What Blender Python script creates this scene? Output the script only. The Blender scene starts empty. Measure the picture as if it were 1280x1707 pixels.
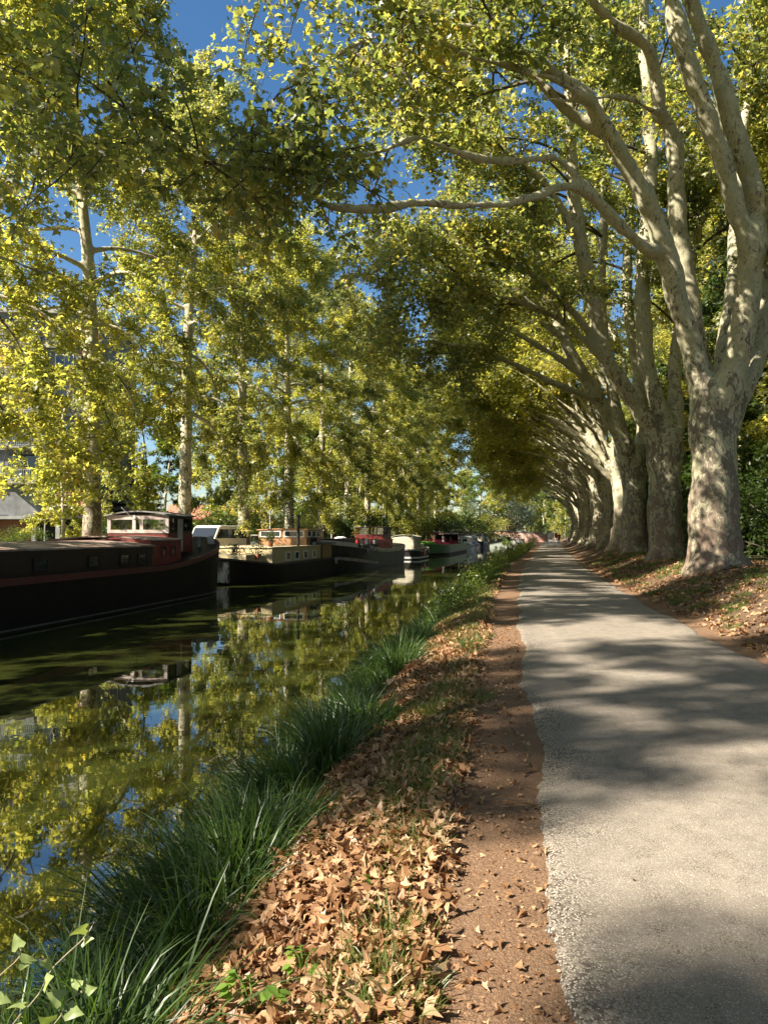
import bpy, math, random
import numpy as np
from mathutils import Vector
S = bpy.context.scene
R = math.radians
# ------------------------------------------------------------------ camera
F = 1250.0                      # focal length in photograph pixels
PW, PH, HORIZ = 1280, 1707, 890.0
CAMZ = 1.6
PITCH = math.atan((HORIZ - PH / 2) / F)
cam_d = bpy.data.cameras.new('camera'); cam = bpy.data.objects.new('camera', cam_d)
S.collection.objects.link(cam)
cam.location = (0, 0, CAMZ); cam.rotation_euler = (math.pi / 2 + PITCH, 0, 0)
cam_d.sensor_fit = 'VERTICAL'; cam_d.sensor_height = 36.0; cam_d.lens = 36.0 * F / PH
cam_d.clip_start = 0.05; cam_d.clip_end = 5000
S.camera = cam
S.render.resolution_x = 767; S.render.resolution_y = 1024
# ------------------------------------------------------------------ light
TO_SUN_XY = Vector((-0.93, -0.36)).normalized()
SUN_EL = R(39.5)
world = bpy.data.worlds.new('World'); S.world = world; world.use_nodes = True
wn = world.node_tree.nodes; wl = world.node_tree.links
sky = wn.new('ShaderNodeTexSky'); sky.sky_type = 'NISHITA'; sky.sun_disc = False
sky.sun_elevation = SUN_EL; sky.sun_rotation = math.atan2(TO_SUN_XY.x, TO_SUN_XY.y) % (2 * math.pi)
sky.air_density = 1.0; sky.dust_density = 0.6; sky.ozone_density = 4.0
bg = wn['Background']; bg.inputs['Strength'].default_value = 0.056
hs_ = wn.new('ShaderNodeHueSaturation'); hs_.inputs['Saturation'].default_value = 1.2
wl.new(sky.outputs[0], hs_.inputs['Color']); wl.new(hs_.outputs[0], bg.inputs['Color'])
sun_d = bpy.data.lights.new('sun', 'SUN'); sun_d.energy = 5.0; sun_d.angle = R(0.53); sun_d.color = (1, 0.95, 0.86)
sun = bpy.data.objects.new('sun', sun_d); S.collection.objects.link(sun)
tos = Vector((TO_SUN_XY.x * math.cos(SUN_EL), TO_SUN_XY.y * math.cos(SUN_EL), math.sin(SUN_EL)))
sun.rotation_euler = (-tos).to_track_quat('-Z', 'Y').to_euler()
S.view_settings.view_transform = 'Standard'; S.view_settings.look = 'None'
S.view_settings.gamma = 1; S.view_settings.exposure = 1.70
S.view_settings.use_white_balance = True; S.view_settings.white_balance_temperature = 7080; S.view_settings.white_balance_tint = 10
S.cycles.max_bounces = 7; S.cycles.diffuse_bounces = 3; S.cycles.glossy_bounces = 3
S.cycles.transmission_bounces = 4; S.cycles.transparent_max_bounces = 6
S.cycles.caustics_reflective = False; S.cycles.caustics_refractive = False

# ------------------------------------------------------------------ geometry helpers
def cx(Y):                       # X of the path's water-side edge at depth Y (the canal follows it)
    Y = np.asarray(Y, float)
    q = np.where(Y < 0, 0.2 + 0.15 * Y, 0.2 + 0.15 * Y + 0.0008 * Y * Y)
    return np.where(Y > 45, 0.2 + 6.75 + 1.62 + 0.222 * (Y - 45), q)
def W(u, Y): return float(cx(Y)) + u
UZ = [(-900, .4), (-40, .25), (-19, .1), (-17.8, .02), (-17.55, -.3), (-17.4, -2.0), (-16, -2.3), (-4, -2.3), (-3.0, -1.7),
      (-2.4, -1.05), (-2.0, -.72), (-1.6, -.38), (-1.3, -.2), (-.8, -.07), (-.55, -.035), (-.3, -.045), (0, -.02), (3.0, -.02), (3.25, .0),
      (3.8, .14), (4.5, .38), (5.2, .58), (6.2, .68), (8, .6), (12, .5), (900, .6)]
_ux = np.array([a for a, b in UZ]); _uz = np.array([b for a, b in UZ])
def gz(u): return np.interp(u, _ux, _uz)
def bump(u, Y):
    b = .035 * np.sin(u * 3.1 + Y * .7) * np.sin(Y * 1.3 + 1) + .03 * np.sin(u * 1.3 - Y * 2.1) + .02 * np.sin(5.1 * u + 3.3 * Y)
    w = np.clip((np.abs(u - 1.5) - 1.75) / 1.2, 0, 1) * np.where(np.abs(u) < 14, 1, .5)
    return b * w
def ground(u, Y): return gz(u) + bump(u, Y)
def unproj(px, py, Y):
    a = (px - PW / 2) / F; b = (PH / 2 - py) / F
    yc = math.cos(PITCH) - math.sin(PITCH) * b; zc = math.sin(PITCH) + math.cos(PITCH) * b
    k = Y / yc
    return np.array([a * k, Y, CAMZ + zc * k])
def mesh_np(name, V, FACES, smooth=False, mat=None, uv=None):
    """FACES: list of int arrays (n,k)"""
    me = bpy.data.meshes.new(name)
    V = np.asarray(V, np.float32)
    FACES = [np.asarray(f, np.int32) for f in FACES if len(f)]
    nl = sum(f.size for f in FACES); nf = sum(len(f) for f in FACES)
    me.vertices.add(len(V)); me.vertices.foreach_set('co', V.ravel())
    me.loops.add(nl); me.polygons.add(nf)
    me.loops.foreach_set('vertex_index', np.concatenate([f.ravel() for f in FACES]))
    st = []; o = 0
    for f in FACES:
        st.append(o + np.arange(len(f)) * f.shape[1]); o += f.size
    me.polygons.foreach_set('loop_start', np.concatenate(st).astype(np.int32))
    if smooth: me.polygons.foreach_set('use_smooth', np.ones(nf, bool))
    if uv is not None:
        l = me.uv_layers.new(name='UVMap')
        idx = np.concatenate([f.ravel() for f in FACES])
        l.data.foreach_set('uv', np.asarray(uv, np.float32)[idx].ravel())
    me.update(calc_edges=True)
    if mat: me.materials.append(mat)
    return me
def link(name, me, parent=None, loc=None):
    o = bpy.data.objects.new(name, me); S.collection.objects.link(o)
    if parent: o.parent = parent
    if loc is not None: o.location = loc
    return o
def tag(o, label=None, cat=None, group=None, kind=None):
    if label: o['label'] = label
    if cat: o['category'] = cat
    if group: o['group'] = group
    if kind: o['kind'] = kind
    return o
def thing(name, label, cat, loc=(0, 0, 0), rz=0, group=None):
    o = bpy.data.objects.new(name, None); S.collection.objects.link(o)
    o.empty_display_size = .2
    o.location = loc; o.rotation_euler = (0, 0, rz)
    return tag(o, label, cat, group)
def kids(o): return [c for c in S.collection.objects if c.parent == o]
CH = {}
def copy_tree(o, loc, rz=0, scale=1, label=None, group=None, children=None):
    c = o.copy(); S.collection.objects.link(c)
    c.location = loc; c.rotation_euler = (0, 0, rz); c.scale = (scale,) * 3 if not hasattr(scale, '__len__') else scale
    if label: c['label'] = label
    if group: c['group'] = group
    for ch in children:
        d = ch.copy(); S.collection.objects.link(d); d.parent = c
    return c

class MB:
    def __init__(s): s.v = []; s.f = []
    def add(s, V, Fs):
        o = len(s.v); s.v += [tuple(map(float, p)) for p in V]; s.f += [tuple(i + o for i in f) for f in Fs]; return s
    def box(s, x0, x1, y0, y1, z0, z1):
        return s.add([(x0, y0, z0), (x1, y0, z0), (x1, y1, z0), (x0, y1, z0), (x0, y0, z1), (x1, y0, z1), (x1, y1, z1), (x0, y1, z1)],
                     [(0, 3, 2, 1), (4, 5, 6, 7), (0, 1, 5, 4), (1, 2, 6, 5), (2, 3, 7, 6), (3, 0, 4, 7)])
    def tube(s, pts, r, n=8, cap=True):
        pts = [Vector(p) for p in pts]; rs = r if hasattr(r, '__len__') else [r] * len(pts)
        rings = []
        for i, p in enumerate(pts):
            t = (pts[min(i + 1, len(pts) - 1)] - pts[max(i - 1, 0)]).normalized()
            ref = Vector((0, 0, 1)) if abs(t.z) < .9 else Vector((1, 0, 0))
            a = t.cross(ref).normalized(); b = a.cross(t)
            rings.append([p + (a * math.cos(2 * math.pi * k / n) + b * math.sin(2 * math.pi * k / n)) * rs[i] for k in range(n)])
        V = [q for ring in rings for q in ring]; Fs = []
        for i in range(len(pts) - 1):
            for k in range(n):
                Fs.append((i * n + k, i * n + (k + 1) % n, (i + 1) * n + (k + 1) % n, (i + 1) * n + k))
        if cap: Fs += [tuple(range(n - 1, -1, -1)), tuple((len(pts) - 1) * n + k for k in range(n))]
        return s.add(V, Fs)
    def prism(s, outline, axis, a, b):
        """outline: 2-D polygon; extruded along axis ('x','y','z') from a to b"""
        n = len(outline)
        def P(p, t): return {'x': (t, p[0], p[1]), 'y': (p[0], t, p[1]), 'z': (p[0], p[1], t)}[axis]
        V = [P(p, a) for p in outline] + [P(p, b) for p in outline]
        Fs = [tuple(range(n)), tuple(range(2 * n - 1, n - 1, -1))] + [(i, i + n, (i + 1) % n + n, (i + 1) % n) for i in range(n)]
        return s.add(V, Fs)
    def loft(s, rings, close=True, caps=True):
        n = len(rings[0]); V = [q for r_ in rings for q in r_]; Fs = []
        for i in range(len(rings) - 1):
            for k in range(n if close else n - 1):
                Fs.append((i * n + k, i * n + (k + 1) % n, (i + 1) * n + (k + 1) % n, (i + 1) * n + k))
        if caps: Fs += [tuple(range(n - 1, -1, -1)), tuple((len(rings) - 1) * n + k for k in range(n))]
        return s.add(V, Fs)
    def build(s, name, mat, parent=None, bevel=0, smooth=False, loc=None):
        me = bpy.data.meshes.new(name); me.from_pydata(s.v, [], s.f)
        import bmesh
        bm = bmesh.new(); bm.from_mesh(me); bmesh.ops.recalc_face_normals(bm, faces=bm.faces); bm.to_mesh(me); bm.free()
        me.materials.append(mat)
        if smooth:
            me.polygons.foreach_set('use_smooth', np.ones(len(me.polygons), bool))
        o = link(name, me, parent, loc)
        if bevel:
            m = o.modifiers.new('bevel', 'BEVEL'); m.width = bevel; m.segments = 2; m.limit_method = 'ANGLE'
        return o

# ------------------------------------------------------------------ materials
def nodes(name):
    m = bpy.data.materials.new(name); m.use_nodes = True
    nt = m.node_tree; return m, nt, nt.nodes['Principled BSDF'], nt.nodes['Material Output']
def N(nt, t, **kw):
    n = nt.nodes.new(t)
    for k, v in kw.items():
        if k in n.inputs: n.inputs[k].default_value = v
        else: setattr(n, k, v)
    return n
def noise(nt, vec, scale, detail=4, rough=.55, dist=0):
    n = N(nt, 'ShaderNodeTexNoise'); n.inputs['Scale'].default_value = scale; n.inputs['Detail'].default_value = detail
    n.inputs['Roughness'].default_value = rough; n.inputs['Distortion'].default_value = dist
    if vec is not None: nt.links.new(vec, n.inputs['Vector'])
    return n.outputs['Fac']
def ramp(nt, fac, stops, interp='LINEAR'):
    r = N(nt, 'ShaderNodeValToRGB'); r.color_ramp.interpolation = interp
    e = r.color_ramp.elements
    while len(e) < len(stops): e.new(.5)
    for el, (p, c) in zip(e, stops):
        el.position = p; el.color = (*c, 1) if len(c) == 3 else c
    nt.links.new(fac, r.inputs['Fac']); return r.outputs['Color']
def mixc(nt, fac, a, b, mode='MIX'):
    m = N(nt, 'ShaderNodeMix', data_type='RGBA', blend_type=mode)
    for v, i in ((fac, 0), (a, 6), (b, 7)):
        if hasattr(v, 'is_output') or hasattr(v, 'links'): nt.links.new(v, m.inputs[i])
        else: m.inputs[i].default_value = v if i == 0 else (*v, 1)
    return m.outputs[2]
def maprange(nt, v, a, b, c=0, d=1):
    m = N(nt, 'ShaderNodeMapRange'); m.inputs[1].default_value = a; m.inputs[2].default_value = b
    m.inputs[3].default_value = c; m.inputs[4].default_value = d
    nt.links.new(v, m.inputs[0]); return m.outputs[0]
def math_(nt, op, a, b=None):
    m = N(nt, 'ShaderNodeMath', operation=op)
    for v, i in ((a, 0), (b, 1)):
        if v is None: continue
        if hasattr(v, 'links'): nt.links.new(v, m.inputs[i])
        else: m.inputs[i].default_value = v
    return m.outputs[0]
def coords(nt, which='Object', scale=None):
    c = N(nt, 'ShaderNodeTexCoord').outputs[which]
    if scale is None: return c
    m = N(nt, 'ShaderNodeMapping'); m.inputs['Scale'].default_value = scale
    nt.links.new(c, m.inputs[0]); return m.outputs[0]
def bumpn(nt, bsdf, h, strength=.3, dist=.02):
    b = N(nt, 'ShaderNodeBump'); b.inputs['Strength'].default_value = strength; b.inputs['Distance'].default_value = dist
    nt.links.new(h, b.inputs['Height']); nt.links.new(b.outputs[0], bsdf.inputs['Normal'])
def simple(name, c, rough=.6, var=.3, scale=6, metal=0, c2=None, lo=.45, hi=.7, stretch=None, bmp=.1):
    m, nt, b, o = nodes(name)
    v = coords(nt, 'Object', stretch)
    f = noise(nt, v, scale, 5)
    f2 = noise(nt, v, scale * 7, 3)
    col = ramp(nt, f, [(.3, tuple(x * (1 - var) for x in c)), (.7, tuple(min(1, x * (1 + var)) for x in c))])
    if c2: col = mixc(nt, maprange(nt, noise(nt, v, scale * .6, 6, .65), lo, hi), col, c2)
    nt.links.new(col, b.inputs['Base Color'])
    rr = maprange(nt, f2, .3, .7, max(0, rough - .12), min(1, rough + .12)); nt.links.new(rr, b.inputs['Roughness'])
    b.inputs['Metallic'].default_value = metal
    if bmp: bumpn(nt, b, f2, bmp, .01)
    return m
def glass(name, c=(.02, .025, .03)):
    m, nt, b, o = nodes(name); b.inputs['Base Color'].default_value = (*c, 1); b.inputs['Roughness'].default_value = .04
    b.inputs['Specular IOR Level'].default_value = .9
    v = coords(nt); bumpn(nt, b, noise(nt, v, 2, 1), .05, .02)
    return m
def clear_glass(name):
    m, nt, b, o = nodes(name)
    t = N(nt, 'ShaderNodeBsdfTransparent'); t.inputs[0].default_value = (.86, .9, .9, 1)
    g = N(nt, 'ShaderNodeBsdfGlossy'); g.inputs['Roughness'].default_value = .03; g.inputs[0].default_value = (1, 1, 1, 1)
    fr = N(nt, 'ShaderNodeFresnel'); fr.inputs[0].default_value = 1.5
    mx = N(nt, 'ShaderNodeMixShader')
    nt.links.new(math_(nt, 'ADD', math_(nt, 'MULTIPLY', fr.outputs[0], 1.0), .06), mx.inputs[0]); nt.links.new(t.outputs[0], mx.inputs[1]); nt.links.new(g.outputs[0], mx.inputs[2])
    nt.links.new(mx.outputs[0], o.inputs[0]); return m
def leaf_mat(name, stops, trans=.5, tcol=(.30, .30, .02), gloss=.35, patch=(0.0, 0.0)):
    """leaf colour varies from leaf to leaf and, more gently, from bough to bough"""
    m, nt, b, o = nodes(name)
    rnd = N(nt, 'ShaderNodeNewGeometry').outputs['Random Per Island']
    v = coords(nt)
    big = noise(nt, v, .35, 3)
    f = math_(nt, 'ADD', math_(nt, 'MULTIPLY', rnd, .62), math_(nt, 'MULTIPLY', maprange(nt, big, .3, .7), .38))
    col = ramp(nt, f, stops)
    nt.links.new(col, b.inputs['Base Color']); b.inputs['Roughness'].default_value = .42
    b.inputs['Specular IOR Level'].default_value = gloss
    t = N(nt, 'ShaderNodeBsdfTranslucent')
    tc = mixc(nt, 1.0, col, tcol, 'MULTIPLY'); sc = N(nt, 'ShaderNodeVectorMath', operation='SCALE'); sc.inputs['Scale'].default_value = 1.0
    nt.links.new(tc, sc.inputs[0]); nt.links.new(sc.outputs[0], t.inputs[0])
    mx = N(nt, 'ShaderNodeMixShader'); mx.inputs[0].default_value = trans
    nt.links.new(b.outputs[0], mx.inputs[1]); nt.links.new(t.outputs[0], mx.inputs[2]); nt.links.new(mx.outputs[0], o.inputs[0])
    return m
M = {}
PL = [(0.0, (.045, .068, .028)), (.35, (.090, .120, .046)), (.62, (.150, .168, .064)), (.86, (.25, .225, .075)), (1, (.28, .18, .08))]
M['leaf'] = leaf_mat('plane_leaf', PL, .5, (3.9, 3.5, 1.8), .8)
M['leaf_sunlit'] = leaf_mat('plane_leaf_sunlit_colour', [(0, (.060, .086, .032)), (.4, (.135, .158, .056)), (.8, (.24, .232, .075)), (1, (.29, .21, .08))], .55, (4.1, 3.7, 1.7), .8)  # brighter copy of the plane leaf, sunlit look put into its colour
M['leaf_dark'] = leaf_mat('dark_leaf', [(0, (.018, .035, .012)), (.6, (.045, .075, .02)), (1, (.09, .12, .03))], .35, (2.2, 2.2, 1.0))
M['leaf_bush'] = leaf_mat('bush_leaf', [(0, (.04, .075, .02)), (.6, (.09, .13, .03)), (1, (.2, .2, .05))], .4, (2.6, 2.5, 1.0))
M['leaf_grey'] = leaf_mat('grey_green_leaf', [(0, (.06, .085, .06)), (.6, (.13, .16, .11)), (1, (.24, .26, .17))], .35, (2, 2, 1.4))
M['conifer'] = leaf_mat('conifer_needles', [(0, (.008, .014, .012)), (.6, (.018, .028, .022)), (1, (.035, .05, .035))], .15, (1.5, 1.6, 1.2))
M['ivy'] = leaf_mat('ivy_leaf', [(0, (.012, .022, .008)), (.7, (.03, .05, .015)), (1, (.06, .09, .02))], .2, (2, 2, 1), .6)
M['vine'] = leaf_mat('pale_vine_leaf', [(0, (.20, .27, .08)), (1, (.34, .40, .16))], .3, (1.6, 1.6, .8), .5)
M['weed'] = leaf_mat('weed_leaf', [(0, (.07, .13, .025)), (.6, (.13, .22, .04)), (1, (.2, .28, .06))], .4, (2.4, 2.4, 1))
M['litter'] = leaf_mat('fallen_leaf', [(0, (.06, .028, .014)), (.2, (.16, .078, .036)), (.45, (.28, .155, .078)), (.7, (.42, .26, .145)), (.92, (.52, .38, .24)), (1, (.45, .38, .17))], .15, (1.6, 1.1, .7), .3)
M['sedge'] = leaf_mat('sedge_blade', [(0, (.018, .040, .012)), (.5, (.038, .078, .018)), (.88, (.08, .125, .028)), (1, (.24, .21, .09))], .3, (2.2, 2.3, .9), .5)
M['turf'] = leaf_mat('short_grass_blade', [(0, (.05, .085, .02)), (.6, (.10, .14, .03)), (1, (.22, .2, .08))], .3, (2.0, 2.0, 1.0), .4)

def bark_mat(name, pale, olive, flake, amount=.5, seed=0):
    m, nt, b, o = nodes(name)
    v0 = coords(nt, 'Object'); v = coords(nt, 'Object', (1, 1, .55))
    off = N(nt, 'ShaderNodeVectorMath', operation='ADD'); off.inputs[1].default_value = (seed * 3.1, seed, 0); nt.links.new(v, off.inputs[0]); v = off.outputs[0]
    z = N(nt, 'ShaderNodeSeparateXYZ'); nt.links.new(v0, z.inputs[0]); z = z.outputs[2]
    n1 = noise(nt, v, 1.5, 5, .65, .7); n2 = noise(nt, v, 6.0, 4, .65, 1.1); n3 = noise(nt, v, 24, 3, .6, .4); n4 = noise(nt, v, 13, 2, .5, 1.2)
    base = ramp(nt, n1, [(.32, olive), (.52, pale), (.75, tuple(min(1, x * 1.18) for x in pale))])
    base = mixc(nt, maprange(nt, n4, .56, .60), base, olive)
    low = maprange(nt, z, 1.0, 9.0, .515 - .06 * amount, .63 - .07 * amount)      # flakes thin out up the limbs
    fm = math_(nt, 'SUBTRACT', math_(nt, 'ADD', math_(nt, 'MULTIPLY', n2, .58), math_(nt, 'MULTIPLY', n1, .42)), low)
    fm = maprange(nt, fm, -.002, .014)
    fl = ramp(nt, n3, [(.3, tuple(x * .6 for x in flake)), (.7, tuple(x * 1.35 for x in flake))])
    col = mixc(nt, fm, base, fl)
    n5 = noise(nt, v, 17, 3, .6, .8); col = mixc(nt, math_(nt, 'MULTIPLY', maprange(nt, n5, .60, .635), .8), col, flake)
    foot = math_(nt, 'MULTIPLY', maprange(nt, z, 3.2, .4), maprange(nt, n1, .38, .54))  # rough brown old bark near the ground
    brown = ramp(nt, n3, [(.3, (.10, .065, .045)), (.7, (.27, .19, .14))])
    col = mixc(nt, foot, col, brown)
    nt.links.new(col, b.inputs['Base Color']); b.inputs['Roughness'].default_value = .85
    h = math_(nt, 'SUBTRACT', math_(nt, 'MULTIPLY', n3, .5), math_(nt, 'MULTIPLY', fm, -.8))
    bumpn(nt, b, h, .5, .02)
    return m
M['bark'] = bark_mat('plane_bark', (.44, .40, .28), (.30, .285, .18), (.17, .145, .11), .4)
M['bark_tower'] = bark_mat('plane_bark_flaky', (.42, .385, .265), (.29, .28, .175), (.16, .135, .10), .8, 2)
M['bark_far'] = bark_mat('plane_bark_pale', (.50, .45, .32), (.32, .30, .2), (.15, .12, .09), .6, 5)
M['bark_dark'] = simple('dark_bark', (.09, .07, .05), .9, .4, 8, bmp=.5)
M['twig'] = simple('twig_bark', (.085, .072, .052), .85, .35, 9)

# ------------------------------------------------------------------ wood and leaves
def unit(v): return v / (np.linalg.norm(v, axis=-1, keepdims=True) + 1e-9)
def tubes(P, Rr, sides, cap=False):
    """P (N,K,3) R (N,K): N branches swept together"""
    P = np.asarray(P, float); Rr = np.asarray(Rr, float)
    if cap:
        P = np.concatenate([P[:, :1], P, P[:, -1:]], 1); Rr = np.concatenate([Rr[:, :1] * 0 + 2e-4, Rr, Rr[:, -1:] * 0 + 2e-4], 1)
    n, k, _ = P.shape
    T = np.empty_like(P); T[:, 1:-1] = P[:, 2:] - P[:, :-2]; T[:, 0] = P[:, 1] - P[:, 0]; T[:, -1] = P[:, -1] - P[:, -2]
    if cap: T[:, 0] = P[:, 2] - P[:, 1]; T[:, -1] = P[:, -2] - P[:, -3]
    T = unit(T)
    ch = unit(P[:, -1] - P[:, 0]); ref = np.where(np.abs(ch[:, 2:3]) < .8, np.array([[0, 0, 1.]]), np.array([[1., 0, 0]]))
    ref = unit(np.cross(ch, ref))[:, None, :]
    A = unit(ref - T * (T * ref).sum(-1, keepdims=True)); B = np.cross(T, A)
    th = np.arange(sides) * 2 * np.pi / sides
    V = P[:, :, None] + (A[:, :, None] * np.cos(th)[:, None] + B[:, :, None] * np.sin(th)[:, None]) * Rr[:, :, None, None]
    idx = np.arange(n * k * sides).reshape(n, k, sides); nx = np.roll(idx, -1, 2)
    Q = np.stack([idx[:, :-1], nx[:, :-1], nx[:, 1:], idx[:, 1:]], -1).reshape(-1, 4)
    return V.reshape(-1, 3), Q
def catmull(P, n):
    P = np.asarray(P, float); m = len(P)
    t = np.linspace(0, m - 1, n); i = np.minimum(t.astype(int), m - 2); f = (t - i)[:, None]
    p0 = P[np.maximum(i - 1, 0)]; p1 = P[i]; p2 = P[i + 1]; p3 = P[np.minimum(i + 2, m - 1)]
    return .5 * (2 * p1 + (p2 - p0) * f + (2 * p0 - 5 * p1 + 4 * p2 - p3) * f ** 2 + (3 * p1 - p0 - 3 * p2 + p3) * f ** 3)
LT = np.array([(0, 0, 0), (.2, .42, .05), (0, 1, -.12), (-.2, .42, .05),
               (.42, .02, .02), (.72, .42, -.14), (.20, .40, .04), (-.20, .40, .04), (-.72, .42, -.14), (-.42, .02, .02)], float)
LQ = np.array([(0, 1, 2, 3), (0, 4, 5, 6), (0, 7, 8, 9)], np.int32)
LT1 = np.array([(0, 0, 0), (.28, .4, .05), (0, 1, -.1), (-.28, .4, .05)], float); LQ1 = np.array([(0, 1, 2, 3)], np.int32)
LTS = np.array([(0, 0, 0), (.34, -.10, .02), (.40, .12, .06), (.66, .36, -.1), (.34, .40, .05), (.22, .62, .03), (0, 1, -.16), (-.22, .62, .03), (-.34, .40, .05), (-.66, .36, -.1), (-.40, .12, .06), (-.34, -.10, .02), (0, .36, -.03)], float)
LQS = np.array([(12, 0, 1, 2), (12, 2, 3, 4), (12, 4, 5, 6), (12, 6, 7, 8), (12, 8, 9, 10), (12, 10, 11, 0)], np.int32)
def leaves(P, rng, size, spread=.3, up=.7, droop=.3, T=LT, Q=LQ, curl=None):
    n = len(P)
    Nn = unit(rng.normal(size=(n, 3)) * .62 + np.array([0, 0, up]))
    D = rng.normal(size=(n, 3)) + np.array([0, 0, -droop]); D = unit(D - Nn * (D * Nn).sum(-1, keepdims=True))
    X = np.cross(D, Nn)
    s = size * (1 + spread * (rng.random(n) * 2 - 1))
    TT = np.repeat(T[None], n, 0)
    if curl is not None:
        c = curl * np.clip(rng.normal(size=(n, 1)), -1.3, 1.3); c2 = .6 * curl * np.clip(rng.normal(size=(n, 1)), -1.2, 1.2)
        TT[:, :, 2] += c * (TT[:, :, 0] ** 2) * 1.6 + c2 * (TT[:, :, 1] - .4) ** 2 * 1.2
        TT[:, :, 0] *= 1 - .35 * np.minimum(1, np.abs(c))
    V = P[:, None] + (TT[:, :, 0:1] * X[:, None] + TT[:, :, 1:2] * D[:, None] + TT[:, :, 2:3] * Nn[:, None]) * s[:, None, None]
    return V.reshape(-1, 3), (Q[None] + (np.arange(n) * len(T))[:, None, None]).reshape(-1, Q.shape[1])

class Wood:
    def __init__(s, seed): s.rng = np.random.default_rng(seed); s.thick = []; s.med = []; s.tw = []; s.leafP = []
    def limb(s, pts, rad, n=28, wob=.0):
        P = catmull(pts, n); r = np.interp(np.linspace(0, 1, n), np.linspace(0, 1, len(rad)), rad)
        if wob:
            w = np.cumsum(s.rng.normal(size=(n, 3)), 0) * wob; w -= np.linspace(0, 1, n)[:, None] * w[-1] * .5; P = P + w
        s.thick.append((P, r)); return P, r
    def grow(s, p, d, L, n, bend=(0, 0, 0), wob=.15):
        d = unit(np.asarray(d, float)); P = [np.asarray(p, float)]; bend = np.asarray(bend, float); ds = L / (n - 1)
        for i in range(n - 1):
            d = unit(d + bend * ds + s.rng.normal(size=3) * wob * math.sqrt(ds) * .6); P.append(P[-1] + d * ds)
        return np.array(P)
    def branch(s, p, d, L, r0, r1, bend=(0, 0, 0), wob=.15, n=12, med=True):
        P = s.grow(p, d, L, n, bend, wob); r = np.linspace(r0, r1, n)
        (s.med if med else s.thick).append((P, r)); return P, r
    def twigs(s, P, n, L, t0=.3, per=28, sag=-.35, spread=.17):
        """leafy twigs along the branch P"""
        rng = s.rng; k = len(P) - 1
        t = t0 + (1 - t0) * rng.random(n) ** .8; x = t * k; i = np.minimum(x.astype(int), k - 1); f = (x - i)[:, None]
        p = P[i] * (1 - f) + P[i + 1] * f; tan = unit(P[i + 1] - P[i])
        d = unit(tan * .7 + rng.normal(size=(n, 3)) * .75 + np.array([0, 0, .15]))
        l = L * (.6 + .8 * rng.random((n, 1)))
        Q = [p]
        for j in range(3):
            d = unit(d + np.array([0, 0, sag * .5]) + rng.normal(size=(n, 3)) * .22); Q.append(Q[-1] + d * l / 3)
        Q = np.stack(Q, 1); s.tw.append(Q)
        m = max(1, int(per)); tt = rng.random((n, m)) ** .7 * 3.05; ii = np.minimum(tt.astype(int), 2); ff = (tt - ii)[..., None]
        a = np.take_along_axis(Q, ii[..., None], 1); b_ = np.take_along_axis(Q, ii[..., None] + 1, 1)
        lp = a * (1 - ff) + b_ * ff + rng.normal(size=(n, m, 3)) * spread * np.array([1, 1, .8])
        s.leafP.append(lp.reshape(-1, 3))
    def roots(s, r, n=7):
        for i in range(n):
            a = i * 6.283 / n + s.rng.normal() * .2; c = np.array([math.cos(a), math.sin(a), 0]); k = r * (.85 + .4 * s.rng.random())
            s.thick.append((catmull(np.array([c * r * .45 + [0, 0, 1.35], c * r * .72 + [0, 0, .5], c * k * 1.05 + [0, 0, .08], c * k * 1.4 + [0, 0, -.35]]), 12), np.linspace(.34, .12, 12) * r / .8))
    def meshes(s, name, bark, leafm, leaf=.19, voxel=.07, star=False, twigm=None, zmin=None, lump=.06):
        V = []; Q = []; o = 0
        for P, r in s.thick:
            v, q = tubes(P[None], r[None], 14, True); V.append(v); Q.append(q + o); o += len(v)
        me = mesh_np('trunk', np.concatenate(V), [np.concatenate(Q)], True, bark)
        ob = bpy.data.objects.new('tmp', me); S.collection.objects.link(ob)
        if 'lumps' not in bpy.data.textures:
            tx = bpy.data.textures.new('lumps', 'CLOUDS'); tx.noise_scale = .85; tx.noise_depth = 2
        rm = ob.modifiers.new('r', 'REMESH'); rm.mode = 'VOXEL'; rm.voxel_size = voxel; rm.use_smooth_shade = True
        sm = ob.modifiers.new('s', 'SMOOTH'); sm.factor = .5; sm.iterations = 9
        dm = ob.modifiers.new('d', 'DISPLACE'); dm.texture = bpy.data.textures['lumps']; dm.strength = lump; dm.mid_level = .5; dm.texture_coords = 'LOCAL'
        dg = bpy.context.evaluated_depsgraph_get(); dg.update()
        tm = bpy.data.meshes.new_from_object(ob.evaluated_get(dg)); tm.name = 'trunk'
        if not tm.materials: tm.materials.append(bark)
        bpy.data.objects.remove(ob); bpy.data.meshes.remove(me)
        tm.polygons.foreach_set('use_smooth', np.ones(len(tm.polygons), bool))
        if zmin is not None:
            s.med = [(P, r) for P, r in s.med if P[:, 2].min() > zmin]; s.tw = [T[T[:, :, 2].min(1) > zmin] for T in s.tw]
        V = []; Q = []; o = 0
        for P, r in s.med:
            v, q = tubes(P[None], r[None], 7); V.append(v); Q.append(q + o); o += len(v)
        if s.tw:
            T = np.concatenate(s.tw); v, q = tubes(T, np.repeat(np.array([[.012, .009, .007, .004]]), len(T), 0), 3); V.append(v); Q.append(q + o)
        bm_ = mesh_np('branches', np.concatenate(V), [np.concatenate(Q)], True, twigm or bark) if V else None
        LP = np.concatenate(s.leafP)
        if zmin is not None: LP = LP[LP[:, 2] > zmin + .3]
        v, q = leaves(LP, s.rng, leaf, .35, T=LTS if star else LT, Q=LQS if star else LQ)
        cm = mesh_np('crown', v, [q], False, leafm)
        return tm, bm_, cm
NLEAF = 0
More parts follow.
